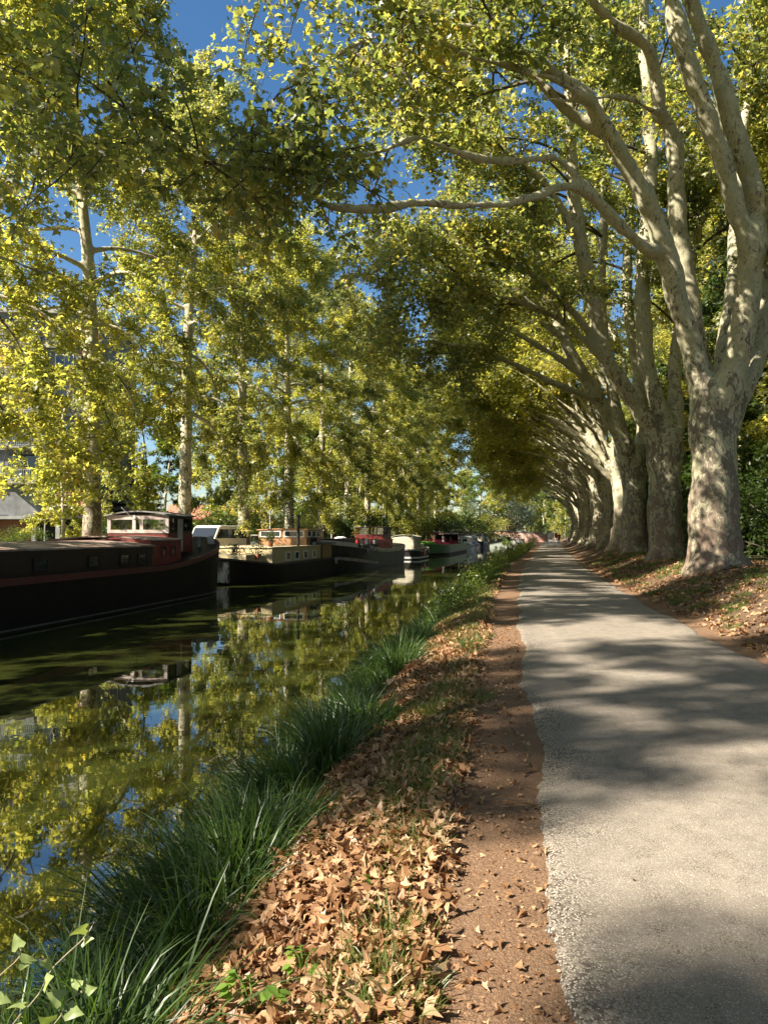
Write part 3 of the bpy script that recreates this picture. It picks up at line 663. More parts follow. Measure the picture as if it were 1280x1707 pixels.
M['white'] = simple('white_paint', (.74, .73, .70), .45, .08, 4, c2=(.5, .48, .44), lo=.6, hi=.8, bmp=.03)
M['cream'] = simple('cream_canvas', (.52, .48, .36), .8, .15, 2, c2=(.38, .35, .26), bmp=.1)
M['red'] = simple('red_paint', (.52, .045, .035), .45, .25, 3, c2=(.35, .03, .025), bmp=.05)
M['red_cloth'] = simple('red_canvas', (.48, .035, .07), .8, .3, 4, bmp=.3)
M['green'] = simple('green_hull_paint', (.045, .155, .035), .45, .2, 2.5, c2=(.03, .09, .02), lo=.5, hi=.75, bmp=.08)
M['green_lime'] = simple('lime_canvas', (.16, .36, .05), .7, .2, 4)
M['blue'] = simple('blue_car_paint', (.03, .09, .28), .25, .1, 3, bmp=0)
M['silver'] = simple('silver_car_paint', (.38, .40, .42), .3, .1, 3, bmp=0)
M['steel'] = simple('dull_steel', (.20, .20, .20), .5, .25, 6, metal=.6)
M['galv'] = simple('galvanised_steel', (.42, .43, .43), .5, .15, 8, metal=.4)
M['rubber'] = simple('black_rubber', (.016, .016, .016), .8, .2, 8)
M['glass'] = glass('dark_window_glass'); M['clear'] = clear_glass('clear_window_glass')
M['curtain'] = simple('pale_curtain', (.55, .53, .48), .9, .2, 9, stretch=(6, 6, .4))
M['rope'] = simple('mooring_rope', (.34, .28, .19), .9, .25, 30)
M['concrete'] = simple('pale_concrete', (.16, .163, .17), .85, .15, 1.2, c2=(.30, .30, .31), bmp=.1)
M['concrete_white'] = simple('white_concrete_band', (.30, .295, .28), .8, .12, 2, c2=(.45, .44, .42), bmp=.1)
M['rust_panel'] = simple('rust_brown_panel', (.26, .10, .055), .7, .2, 2, stretch=(8, 8, .5), bmp=.1)
M['opening_shade'] = simple('painted_opening_shade', (.02, .02, .022), .9, .3, 2, bmp=0)
M['roof_tile'] = simple('red_roof_tiles', (.42, .15, .09), .8, .3, 3, c2=(.5, .25, .15), stretch=(9, 9, 3), bmp=.4)
M['plaster'] = simple('pink_plaster', (.55, .38, .30), .85, .1, 2)
M['skin'] = simple('skin', (.42, .26, .19), .6, .08, 12, bmp=.02)
M['jacket'] = simple('dark_red_jacket', (.13, .025, .022), .85, .2, 20)
M['trouser'] = simple('dark_trousers', (.02, .021, .028), .85, .2, 20)
M['hair'] = simple('dark_hair', (.03, .02, .014), .7, .3, 40, stretch=(1, 1, .2))
def brick_mat():
    m, nt, b, o = nodes('bridge_brick')
    bt = N(nt, 'ShaderNodeTexBrick'); bt.inputs['Scale'].default_value = 1; bt.inputs['Brick Width'].default_value = .42; bt.inputs['Row Height'].default_value = .12
    bt.inputs['Mortar Size'].default_value = .012; bt.inputs['Color1'].default_value = (.42, .17, .115, 1); bt.inputs['Color2'].default_value = (.50, .25, .18, 1); bt.inputs['Mortar'].default_value = (.5, .44, .38, 1)
    v = coords(nt); mp = N(nt, 'ShaderNodeMapping'); mp.inputs['Rotation'].default_value = (math.pi / 2, 0, 0); nt.links.new(v, mp.inputs[0]); nt.links.new(mp.outputs[0], bt.inputs['Vector'])
    n = noise(nt, v, .8, 5, .6)
    col = mixc(nt, maprange(nt, n, .45, .65), bt.outputs['Color'], (.55, .44, .38)); nt.links.new(col, b.inputs['Base Color']); b.inputs['Roughness'].default_value = .9
    return m
M['brick'] = brick_mat()

# ------------------------------------------------------------------ boats: local x runs along the canal away from the viewer, local -y faces the towpath
def heading(Y): return math.pi / 2 - math.atan(.15 + .0016 * min(Y, 45))
class Boat:
    def __init__(s, name, label, u_near, B, Y0, Yref, L, sheer, near=(3, 2, 2), far=(3, 2, 2), zb=-1.5, flare=.14, cat='barge', group='boats moored along the far bank', rot=0):
        th = heading(Yref) + rot; s.B, s.L, s.sheer, s.near, s.far, s.zb, s.flare = B, L, sheer, near, far, zb, flare
        c = np.array([W(u_near - B / 2, Yref), Yref]); d = np.array([math.cos(th), math.sin(th)])
        p = c - d * (Yref - Y0) / d[1]; s.k = d[1]; s.Y0 = Y0
        s.root = thing(name, label, cat, (p[0], p[1], 0), th, group)
    def l(s, Y): return (Y - s.Y0) / s.k
    def hb(s, x):
        def e(t, p, q): return 1.0 if t >= 1 else max(0.0, 1 - (1 - max(t, 0)) ** p) ** (1 / q)
        return s.B / 2 * min(e(x / s.near[0], *s.near[1:]), e((s.L - x) / s.far[0], *s.far[1:]))
    def stations(s, n=46):
        t = np.linspace(0, 1, n); t = t - .9 * np.sin(2 * np.pi * t) / (2 * np.pi); return t * s.L
    def hull(s, mat, name='hull', bulwark=.0):
        rings = []
        for x in s.stations():
            h = max(s.hb(x), .03); zs = s.sheer(x / s.L); e = 1 - h / (s.B / 2)        # ends are raked
            fl = s.flare * (.25 + 1.2 * e)
            sect = [(1, 0), (1 - fl * .15, .3), (1 - fl * .45, .62), (1 - fl, .86), (.86 - fl, .96), (.55, 1.0)]
            mid = s.L / 2; rake = (x - mid) / mid
            L_ = []; 
            for a, b in sect:
                xx = x - np.sign(rake) * b * e * .55
                L_.append((xx, h * a, zs + (s.zb - zs) * b))
            rings.append(L_ + [(p[0], -p[1], p[2]) for p in reversed(L_)])
        mb = MB().loft(rings, close=False, caps=False)
        n = len(rings[0]); nr = len(rings)
        for i in range(nr - 1): mb.f.append((i * n, (i + 1) * n, (i + 1) * n + n - 1, i * n + n - 1))   # deck
        return mb.build(name, mat, s.root, smooth=False)
    def band(s, name, mat, a, b, x0=0, x1=None, off=.03, follow=True, both=True, parent=None):
        """a strake along the side, a..b metres below the sheer (or absolute heights when follow is False)"""
        x1 = s.L if x1 is None else x1; mb = MB()
        xs = [x for x in s.stations(60) if x0 <= x <= x1]
        for sg in ((-1, 1) if both else (-1,)):
            rings = []
            for x in xs:
                h = s.hb(x); zs = s.sheer(x / s.L); e = 1 - h / (s.B / 2)
                z0, z1 = (zs - a, zs - b) if follow else (a, b)
                fr = lambda z: max(0, min(1, (zs - z) / (zs - s.zb)))
                def w(z):
                    f = fr(z); fl = s.flare * (.25 + 1.2 * e); k = np.interp(f, [0, .3, .62, .86], [1, 1 - fl * .15, 1 - fl * .45, 1 - fl]); return h * k
                mid = s.L / 2; rk = np.sign(x - mid) * e * .55
                P = []
                for z, o in ((z0, .0), (z0, off), (z1, off), (z1, .0)):
                    P.append((x - rk * fr(z) + (np.sign(x - mid) * off * e if o else 0), sg * (w(z) + (o if o else -.02)), z))
                rings.append(P)
            mb.loft(rings)
        return mb.build(name, mat, parent or s.root)
    def box(s, name, mat, x0, x1, y0, y1, z0, z1, parent=None, bevel=.012):
        return MB().box(x0, x1, y0, y1, z0, z1).build(name, mat, parent or s.root, bevel)
    def window(s, x0, x1, y, z0, z1, frame, pane, t=.05, axis='x', parent=None, dirn=-1):
        """window in a wall; axis 'x': wall faces local y=dirn; axis 'y': wall faces local x=dirn (x0,x1 are then y0,y1 and y is x)"""
        mb = MB(); d = .04
        def bx(a0, a1, c0, c1, o0, o1):
            lo, hi = sorted((y + dirn * o0, y + dirn * o1))
            if axis == 'x': mb.box(a0, a1, lo, hi, c0, c1)
            else: mb.box(lo, hi, a0, a1, c0, c1)
        bx(x0, x1, z1 - t, z1, -.01, d); bx(x0, x1, z0, z0 + t, -.01, d + .02); bx(x0, x0 + t, z0 + t, z1 - t, -.01, d); bx(x1 - t, x1, z0 + t, z1 - t, -.01, d)
        f = mb.build('window', frame, parent or s.root)
        mb = MB(); bx(x0 + t, x1 - t, z0 + t, z1 - t, .002, .015); mb.build('pane', pane, f); return f
    def roof(s, name, mat, x0, x1, y0, y1, z, crown, over=.08, th=.05, n=9, parent=None):
        pts = [(y0 - over + (y1 - y0 + 2 * over) * i / (n - 1), z + crown * math.sin(math.pi * i / (n - 1))) for i in range(n)]
        ol = pts + [(a, b - th) for a, b in reversed(pts)]
        return MB().prism(ol, 'x', x0 - over, x1 + over).build(name, mat, parent or s.root)

# --- maroon barge
b = Boat('canal_barge', 'long maroon and black barge with weathered flat roof and glazed white wheelhouse', -12.6, 4.6, 5.0, 26, 29.6,
         lambda t: .47 + 1.0 * max(0, (t - .76) / .24) ** 1.7 + .5 * max(0, (.1 - t) / .1) ** 2, (4, 2, 2), (3.6, 2.2, 2.3), cat='barge')
l = b.l
b.hull(M['black'])
b.band('rubbing_strake', M['maroon'], -.02, .17)
b.band('waterline_stripe', simple('faded_waterline', (.10, .085, .075), .7, .3, 2), -.84, -.79, x1=b.L - 1.0, off=.012, follow=False)
hb = 2.02
cab = MB().box(l(8), l(26.8), -hb, hb, .30, 1.20).build('hold_cabin', M['maroon_dark'], b.root, .01)
b.roof('hold_roof', M['roof_sheet'], l(8), l(26.8), -hb, hb, 1.205, .17, .07, .05)
mb = MB()
for i in range(15): mb.box(l(8) + i * 1.27, l(8) + i * 1.27 + .05, -hb - .05, hb + .05, 1.20, 1.24)
for x in (l(20.4), l(22.9), l(24.65), l(25.75)): b.window(x, x + .62, -hb, .58, .95, M['maroon_dark'], M['glass'], .05)
fc = MB().box(l(26.82), l(29.1), -1.95, 1.95, .40, 1.40).build('fore_cabin', M['cabin_red'], b.root, .01)
b.roof('fore_cabin_roof', M['roof_sheet'], l(26.9), l(29.1), -1.95, 1.95, 1.405, .13, .06, .05)
for x in (l(27.55), l(28.25)): b.window(x, x + .36, -1.95, .78, 1.18, M['cabin_red'], M['glass'], .035)
# wheelhouse, glazed all round so one sees through it
wx0, wx1, wy = l(29.35), l(31.45), 1.28
wh = MB().box(wx0, wx1, -wy, wy, .85, 1.63).build('wheelhouse', M['cabin_red'], b.root, .01)
mb = MB(); mb.box(wx0 - .02, wx0 + .06, -wy - .02, wy + .02, 1.63, 1.76); mb.box(wx0 - .02, wx0 + .06, -wy - .02, wy + .02, 2.16, 2.34)
for y in (-wy + .05, -.16, .16, wy - .05): mb.box(wx0 - .018, wx0 + .058, y - .07, y + .07, 1.76, 2.16)
mb.build('front_window_frame', M['white_worn'], wh)
MB().box(wx0 + .015, wx0 + .025, -wy + .1, wy - .1, 1.76, 2.16).build('front_pane', M['clear'], wh)
mb = MB()
for sg in (-1, 1):
    y = sg * wy; lo, hi = sorted((y, y - sg * .07))
    mb.box(wx0 + .06, wx1, lo, hi, 1.63, 1.74); mb.box(wx0 + .06, wx1, lo, hi, 2.2, 2.34)
    for x in (wx0 + .62, wx0 + 1.22, wx1 - .09): mb.box(x, x + .09, lo, hi, 1.74, 2.2)
mb.box(wx1 - .07, wx1, -wy + .07, wy - .07, 1.63, 1.74); mb.box(wx1 - .07, wx1, -wy + .07, wy - .07, 2.2, 2.34); mb.box(wx1 - .07, wx1, -.05, .05, 1.74, 2.2)
mb.build('side_window_frame', M['maroon_dark'], wh)
mb = MB()
for sg in (-1, 1): mb.box(wx0 + .08, wx1 - .1, sg * (wy - .035) - .005, sg * (wy - .035) + .005, 1.74, 2.2)
mb.box(wx1 - .04, wx1 - .03, -wy + .09, wy - .09, 1.74, 2.2)
mb.build('side_pane', M['clear'], wh)
MB().box(wx0 + .78, wx0 + 1.2, -wy - .03, -wy, .9, 2.2).build('door', M['white_worn'], wh, .01)
MB().box(wx0 + .3, wx0 + .55, -.2, .2, 1.63, 2.0).build('steering_console', M['wood'], wh, .01)
b.roof('wheelhouse_roof', M['grey_roof'], wx0, wx1, -wy, wy, 2.34, .17, .12, .05)
mb = MB().tube([(wx0 - .02, .2, 2.2), (wx0 - .35, .5, 2.62)], .018, 6); mb.build('roof_stay', M['white'], b.root)
mb = MB().tube([(wx0 + .1, -.9, 2.4), (wx0 + .1, -.9, 3.1)], .012, 5); mb.build('aerial', M['steel'], b.root)
MB().tube([(wx0 - .05, .1, 2.25), (wx0 - .12, .1, 2.25)], .07, 12).build('headlamp', M['white'], b.root)
mb = MB()
for y in (-1.25, -.85): mb.tube([(b.L - 2.0, y, .9), (b.L - 2.0, y, 1.42)], .09, 12).tube([(b.L - 2.0, y, 1.42), (b.L - 2.0, y, 1.47)], .13, 12)
mb.build('bollard', M['steel'], b.root)
MB().tube([(b.L - 1.4, -1.5, 1.5), (b.L - 1.3, -1.55, 1.0)], [.13, .15], 12).build('fender', M['white_worn'], b.root, smooth=True)
mb = MB()
for y in (-.5, .3): mb.tube([(b.L - 1.2, y, 1.3), (b.L - 1.3, y + .1, 1.7), (b.L - 1.6, y + .3, 1.78)], .03, 6)
mb.tube([(b.L - 1.2, -.5, 1.3), (b.L - 1.2, .3, 1.3)], .03, 6); mb.build('tiller_rail', M['steel'], b.root, smooth=True)
mb = MB()
for i in range(4):
    y0 = -1.6 + i * .8; mb.tube([(wx0 - 2.3, y0, 1.56), (wx0 - 2.1, y0 + .1, 1.60), (wx0 - .3, y0 + .15, 1.6)], .012, 5)
mb.build('roof_pole', M['wood_tan'], b.root)

# --- tan houseboat
def sh2(t): return .02 + .42 * max(0, (.24 - t) / .24) ** 1.5 + .05 * t
b = Boat('houseboat', 'tan houseboat with black hull, white-framed windows and a wooden upper wheelhouse', -12.75, 4.7, 36.3, 44, 15.3, sh2, (4.2, 2, 2.0), (1.2, 2, 2), flare=.1, cat='houseboat')
l = b.l
b.hull(M['black'])
b.band('gunwale', simple('rusty_gunwale', (.05, .035, .03), .7, .4, 4), -.02, .07)
b.band('stem_paint', simple('peeling_white_bow', (.60, .54, .50), .6, .2, 2, c2=(.03, .022, .02), lo=.42, hi=.5, stretch=(2, 2, .8)), 0.12, 1.2, x0=0, x1=.42, off=.012)
y0 = -1.95
cab = MB().box(l(39.6), l(47.9), y0, 1.95, -.05, .86).build('cabin', M['tan'], b.root, .015)
MB().box(l(39.55), l(47.95), y0 - .04, 1.99, .86, .91).build('cabin_roof', simple('cabin_roof_edge', (.58, .48, .3), .7, .15, 3), b.root, .01)
for Yc, wd in ((41.55, .78), (43.0, .78), (44.55, .78), (46.2, .62)):
    b.window(l(Yc), l(Yc) + wd, y0, .12, .62, M['white'], M['glass'], .07)
fd = MB().box(l(37.6), l(39.55), -1.35, 1.6, .05, .55).build('foredeck_hatch', M['tan'], b.root, .02)
mb = MB()                                   # ladder leaning on the cabin end
for y in (-.55, -.15): mb.tube([(l(38.6), y, .2), (l(39.5), y, 1.0)], .025, 6)
for i in range(4):
    f = .15 + i * .24; mb.tube([(l(38.6) + .92 * f, -.55, .2 + .8 * f), (l(38.6) + .92 * f, -.15, .2 + .8 * f)], .018, 6)
mb.build('ladder', M['wood'], b.root)
mb = MB()
for y in (-1.4, -.9, .3, 1.2): mb.tube([(l(37.9), y, .2), (l(37.9), y, .85)], .018, 6)
mb.tube([(l(37.9), -1.4, .85), (l(37.9), 1.2, .85)], .018, 6).tube([(l(37.9), -1.4, .55), (l(37.9), 1.2, .55)], .014, 6)
mb.build('rail', M['steel'], b.root)
ux0, ux1, uy = l(46.0), l(48.9), -1.62
up = MB().box(ux0, ux1, uy, 1.45, .91, 1.88).build('upper_wheelhouse', M['wood'], b.root, .01)
b.roof('upper_roof', M['wood'], ux0, ux1, uy, 1.45, 1.885, .05, .10, .06)
for a, c in ((uy + .12, -.2), (.0, 1.35)): b.window(a, c, ux0, 1.40, 1.80, M['white'], M['glass'], .06, 'y', up)
for k in range(3): b.window(ux0 + .15 + k * .92, ux0 + .15 + k * .92 + .8, uy, 1.40, 1.80, M['white'], M['glass'], .05, 'x', up)
MB().tube([(l(44.2), -1.75, .9), (l(44.2), -1.75, 2.6)], .085, 12).tube([(l(44.2), -1.75, 2.6), (l(44.2), -1.75, 2.72)], .12, 12).build('stove_pipe', M['rubber'], b.root)
sc = MB().box(l(48.0), l(50.1), -2.0, 1.9, -.05, 1.05).build('stern_cabin', M['wood_tan'], b.root, .01)
b.roof('stern_cabin_roof', M['grey_roof'], l(47.9), l(50.3), -2.05, 1.95, 1.06, .1, .12, .06)
b.box('corner_post', M['maroon'], l(47.93), l(48.0), -2.03, -1.96, -.05, 1.05)
for x, y in ((l(46.9), -1.8), (l(47.2), -1.75)): MB().tube([(x, y, .91), (x, y, 1.1)], [.09, .12], 10).build('flower_pot', M['concrete_white'], b.root)
MB().tube([(l(49.6), -2.42, .05), (l(49.6), -2.45, -.35)], [.09, .11], 10).build('fender', M['white_worn'], b.root, smooth=True)
mb = MB()
for i in range(8): mb.tube([(l(46.6) + i * .16, -1.72, .92), (l(46.6) + i * .16, -1.72, 1.32 + .1 * (i % 2))], .03, 5)
mb.build('planter_stakes', M['rubber'], b.root)

# --- black and white barge
def sh3(t): return .42 + .75 * max(0, (.55 - t) / .55) ** 1.6 + .35 * max(0, (t - .7) / .3) ** 1.6
b = Boat('canal_barge', 'black barge with white gunwale band and red wheelhouse aft', -11.7, 4.8, 49.6, 58, 21.5, sh3, (5, 2, 2), (3.5, 2.2, 2.2), flare=.16, cat='barge')
l = b.l
b.hull(simple('black_hull_light_streaks', (.012, .012, .009), .5, .3, 2, c2=(.075, .07, .035), lo=.5, hi=.75, stretch=(2.2, 2.2, .12), bmp=.05))  # olive upright streaks paint rippling reflected light into the hull colour
b.band('gunwale_band', simple('off_white_band', (.58, .56, .50), .6, .2, 3), -.02, .26)
b.band('bow_stripe', M['white_worn'], 1.02, 1.22, x0=.6, x1=8.4)
np_ = b.band('nameplate', simple('dark_nameplate', (.03, .03, .03), .5, .2, 4), .0, .22, x0=2.4, x1=6.6, off=.045, both=False)
fc_ = bpy.data.curves.new('lettering', 'FONT'); fc_.body = 'ROUVELAIR II'; fc_.size = .30; fc_.extrude = .006; fc_.align_x = 'CENTER'
lt = bpy.data.objects.new('lettering', fc_); S.collection.objects.link(lt); dg = bpy.context.evaluated_depsgraph_get()
lm = bpy.data.meshes.new_from_object(lt.evaluated_get(dg)); bpy.data.objects.remove(lt); lm.name = 'lettering'; lm.materials.clear(); lm.materials.append(M['white'])
lt = link('lettering', lm, np_); x_ = 4.5; h0 = b.hb(3.2); h1 = b.hb(5.8)
lt.scale = (1.55, 1, 1); lt.location = (x_, -(h0 + h1) / 2 - .07, b.sheer(x_ / b.L) - .20); lt.rotation_euler = (math.pi / 2, math.atan2(b.sheer(3.2 / b.L) - b.sheer(5.8 / b.L), 2.6), -math.atan2(h1 - h0, 2.6))
MB().box(l(50.8), l(54.2), -1.5, 1.5, .7, 1.28).build('forward_hold', M['maroon_dark'], b.root, .03)
b.box('hold_cover', M['rubber'], l(54.3), l(60.2), -1.75, 1.75, .3, .82, bevel=.05)
wr = MB().box(l(61.0), l(66.6), -1.55, 1.55, .3, 1.15).build('rear_cabin', M['red'], b.root, .04)
b.roof('rear_cabin_roof', M['red'], l(61.0), l(66.6), -1.55, 1.55, 1.155, .12, .08, .05)
for k in range(3): b.window(l(61.7) + k * 1.4, l(61.7) + k * 1.4 + .5, -1.55, .6, .95, M['red'], M['glass'], .05, 'x', wr)
w0, w1 = l(64.4), l(67.0)
wh = MB().box(w0, w1, -1.3, 1.3, 1.1, 1.55).build('wheelhouse', M['maroon'], b.root, .02)
mb = MB()
for x in (w0, (w0 + w1) / 2 - .06, w1 - .12):
    for y in (-1.3, -.06, 1.18): mb.box(x, x + .12, y, y + .12, 1.55, 2.15)
mb.box(w0, w1, -1.3, -1.2, 2.1, 2.2); mb.box(w0, w1, 1.2, 1.3, 2.1, 2.2)
mb.build('window_frame', M['maroon_dark'], wh)
mb = MB().box(w0 + .05, w0 + .06, -1.18, 1.18, 1.55, 2.12).box(w0 + .12, w1 - .12, -1.26, -1.25, 1.55, 2.12); mb.build('pane', M['clear'], wh)
b.roof('wheelhouse_roof', M['grey_roof'], w0, w1, -1.3, 1.3, 2.2, .06, .12, .05)
mb = MB()
for i in range(9):
    x = l(54.5) + i * .75; mb.tube([(x, -1.95, .5), (x, -1.95, 1.15)], .022, 6)
mb.tube([(l(54.5), -1.95, 1.15), (l(60.5), -1.95, 1.15)], .02, 6); mb.build('deck_rail', M['steel'], b.root)
for x, m_ in ((l(54.6), 'red'), (l(55.2), 'white'), (l(55.8), 'red'), (l(57.5), 'galv'), (l(60.2), 'white_worn')):
    MB().tube([(x, -1.5, .6), (x, -1.5, 1.25)], [.2, .18], 12).build('deck_drum', M[m_], b.root)
MB().tube([(l(52), -1.0, 1.3), (l(52), -1.0, 1.34), (l(52), -1.0, 1.42)], [.45, .42, .2], 14).build('skylight_dome', M['white'], b.root)
for x in (l(53.9), l(57.0)): MB().tube([(x, -2.43, .6), (x, -2.46, .25)], [.06, .09], 10).build('fender', M['white_worn'], b.root, smooth=True)

# --- smaller boats beyond
b = Boat('small_cruiser', 'small dark cruiser with tall cream canvas canopy and a red fender', -11.3, 3.0, 72.5, 77, 9.5, lambda t: -.05 + .35 * t ** 2 + .15 * max(0, .2 - t) / .2, (.8, 2, 3), (4, 1.8, 1.6), cat='cruiser')
l = b.l; b.hull(M['rubber']); b.band('gunwale', M['white_worn'], -.02, .12); b.band('waterline_stripe', M['white'], -.78, -.62, follow=False)
b.box('canopy', M['cream'], 0.3, 2.9, -1.25, 1.25, -.1, 1.35, bevel=.12); b.roof('canopy_top', M['cream'], .3, 2.9, -1.25, 1.25, 1.34, .2, .06, .04)
b.box('cabin', M['grey_roof'], 3.3, 6.2, -1.0, 1.0, -.1, .55, bevel=.08); b.window(3.6, 4.6, -1.0, .1, .42, M['white'], M['glass'], .05); b.window(4.8, 5.8, -1.0, .1, .42, M['white'], M['glass'], .05)
b.box('red_fender_board', M['red'], 2.4, 3.6, -1.62, -1.5, -.5, .02, bevel=.06)
MB().tube([(8.6, -.9, .1), (8.6, -1.0, -.35)], [.14, .16], 10).build('fender', M['white'], b.root, smooth=True)
MB().tube([(6.9, 0, .1), (6.9, 0, 1.3)], .03, 6).build('mast', M['galv'], b.root)

b = Boat('trip_boat', 'bright green broad-beamed boat with red canvas covers under a dark canopy', -10.6, 4.8, 84.5, 97, 26, lambda t: .28 + .25 * max(0, (.22 - t) / .22) ** 1.4, (5.5, 1.7, 1.6), (2.5, 2.2, 2.6), flare=.12, cat='boat')
l = b.l; b.hull(M['green']); b.band('gunwale', simple('pale_green_gunwale', (.13, .27, .08), .5, .15, 4), -.02, .10); b.band('boot_stripe', M['black'], -.9, -.62, follow=False, off=.015)
rng_ = np.random.default_rng(4)
for i in range(7):
    x = 5.6 + i * 2.1; pts = []
    rings = []
    for t in np.linspace(0, 1, 7):
        hh = .25 + .42 * math.sin(math.pi * t) * (.7 + .5 * rng_.random()); rings.append([(x + t * 1.9, y, .3 + hh * (1 - (abs(y) / 1.9) ** 2.2) + .04 * rng_.random()) for y in np.linspace(-1.9, 1.9, 9)] + [(x + t * 1.9, 1.9, .2), (x + t * 1.9, -1.9, .2)])
    MB().loft(rings).build('seat_cover', M['red_cloth'], b.root)
mb = MB()
for x in (9, 12.5, 16, 19.5, 22.5):
    for y in (-2.0, 2.0): mb.tube([(x, y, .25), (x, y, 1.62)], .04, 6)
mb.build('canopy_post', M['maroon_dark'], b.root)
b.roof('canopy', simple('dark_canopy', (.045, .025, .022), .8, .3, 3), 8.8, 22.8, -2.05, 2.05, 1.62, .12, .1, .05)
b.box('bow_locker', M['green_lime'], 1.6, 3.6, -.9, .9, .3, .75, bevel=.08)
b.box('wheel_cabin', M['maroon_dark'], 20.3, 22.5, -1.5, 1.5, .25, 1.5, bevel=.04); b.window(20.6, 22.2, -1.5, .85, 1.35, M['white_worn'], M['glass'], .06)
MB().tube([(8.2, -1.2, .3), (8.2, -1.2, 1.3)], .16, 10).build('exhaust_stack', M['white'], b.root)

for (lab, u, B, Y0, L, hm, cm, zc, cat) in (('blue and white cruiser with rounded windscreen beyond the green boat', -10.7, 3.2, 112.5, 9, 'white', 'white', 1.1, 'cruiser'),
                                     ('dark blue cabin boat with white cabin moored next to last before the bridge', -10.9, 3.4, 122.5, 10, 'blue', 'white_worn', 1.2, 'cabin boat'),
                                     ('brown and cream houseboat moored nearest the brick bridge', -10.4, 4.2, 133.5, 13, 'maroon_dark', 'cream', 1.75, 'houseboat')):
    b = Boat('moored_boat', lab, u, B, Y0, Y0 + L / 2, L, lambda t: .0 + .35 * max(0, (.35 - t) / .35) ** 1.5, (3, 2, 1.8), (1, 2, 3), cat=cat)
    b.hull(M[hm]); b.band('rubbing_strake', M['rubber'], .05, .18)
    cb = b.box('cabin', M[cm], 2.6, L - 1.5, -B / 2 + .45, B / 2 - .45, -.1, zc, bevel=.1)
    b.roof('cabin_roof', M['white'] if zc < 1.6 else M['grey_roof'], 2.6, L - 1.5, -B / 2 + .45, B / 2 - .45, zc + .01, .12, .15, .06)
    k = 0
    while 3.0 + k * 1.5 + 1.1 < L - 1.6: b.window(3.0 + k * 1.5, 4.1 + k * 1.5, -B / 2 + .45, zc - .75, zc - .2, M['white'], M['glass'], .07, 'x', cb); k += 1
    b.window(-B / 2 + .65, -.1, 2.6, zc - .75, zc - .2, M['white'], M['glass'], .07, 'y', cb); b.window(.1, B / 2 - .65, 2.6, zc - .75, zc - .2, M['white'], M['glass'], .07, 'y', cb)
    for x in (1.6, 3.2): MB().tube([(x, -b.hb(x) - .12, .1), (x, -b.hb(x) - .12, -.4)], [.13, .15], 10).build('fender', M['white'], b.root, smooth=True)

# ------------------------------------------------------------------ brick bridge at the end of the reach
YB = 152.0; thB = -math.atan(.222)
bx0 = W(-8.9, YB)
br = thing('brick_bridge', 'low arched brick bridge crossing the canal at the far end of the water', 'bridge', (bx0, YB, 0), thB)
arch = [(3.1 * math.cos(a), -.2 + 1.35 * math.sin(a)) for a in np.linspace(0, math.pi, 17)]
outl = [(-14, -2.3), (-3.1, -2.3)] + list(reversed([(x, z) for x, z in arch])) + [(3.1, -2.3), (9.5, -2.3), (9.5, 1.2), (7, 1.85), (0, 2.15), (-14, 1.8)]
MB().prism(outl, 'y', 0, 6.5).build('arch_wall', M['brick'], br)
cop = MB()
for y in (-.12, 6.12):
    ol = [(-14, 1.80), (0, 2.15), (7, 1.85), (9.5, 1.2), (9.5, 1.42), (7, 2.07), (0, 2.37), (-14, 2.02)]
    cop.prism(ol, 'y', y, y + .5)
cop.build('coping', M['concrete'], br)
ring = [(3.12 * math.cos(a), -.2 + 1.37 * math.sin(a)) for a in np.linspace(0, math.pi, 21)]
ring2 = [(3.5 * math.cos(a), -.2 + 1.75 * math.sin(a)) for a in np.linspace(0, math.pi, 21)]
mb = MB()
for i in range(20): mb.prism([ring[i], ring[i + 1], ring2[i + 1], ring2[i]], 'y', -.05, .0)
mb.build('arch_ring', simple('arch_stone', (.45, .36, .3), .9, .2, 3), br)

# ------------------------------------------------------------------ far-bank buildings, lamp, vehicles
Y_ = 61.0; xr = -23.4
ab = thing('apartment_block', 'grey apartment block with dark ground-floor bays and railed balconies half hidden by leaves', 'building', (xr, Y_, .15), R(4))
bw = 26
MB().box(-bw, 0, .6, 12, 2.65, 19.6).build('wall', M['concrete'], ab)
MB().box(-bw, -.6, 1.6, 11.5, 0, 2.65).build('ground_floor', M['opening_shade'], ab)  # solid near-black block, shade of the open bays put into its colour
MB().box(-bw - .2, .2, .3, 12.2, 19.6, 19.95).build('roof', M['concrete_white'], ab)
MB().box(-1.45, 0, .52, 11.8, -.2, 2.65).build('side_pier', simple('pinkish_concrete', (.42, .37, .34), .85, .12, 2), ab)
for x in (-3.15, -5.05, -8.9, -12.6, -16.4): MB().box(x - .17, x + .17, .35, .75, -.2, 2.65).build('pillar', M['concrete_white'], ab)
for i in range(6):
    z = 2.65 + 2.82 * i
    MB().box(-bw, -.02, .38, .62, z, z + .26).build('floor_slab', M['concrete_white'], ab)
MB().box(-3.2, -1.5, .50, .62, 2.95, 5.3).build('panel', M['rust_panel'], ab)
MB().box(-8.8, -5.2, 1.35, 1.5, .9, 2.6).build('panel', M['rust_panel'], ab)
MB().box(-1.4, -.05, .45, .60, 2.92, 19.5).build('panel', simple('brick_red_strip', (.42, .17, .11), .8, .15, 3), ab)
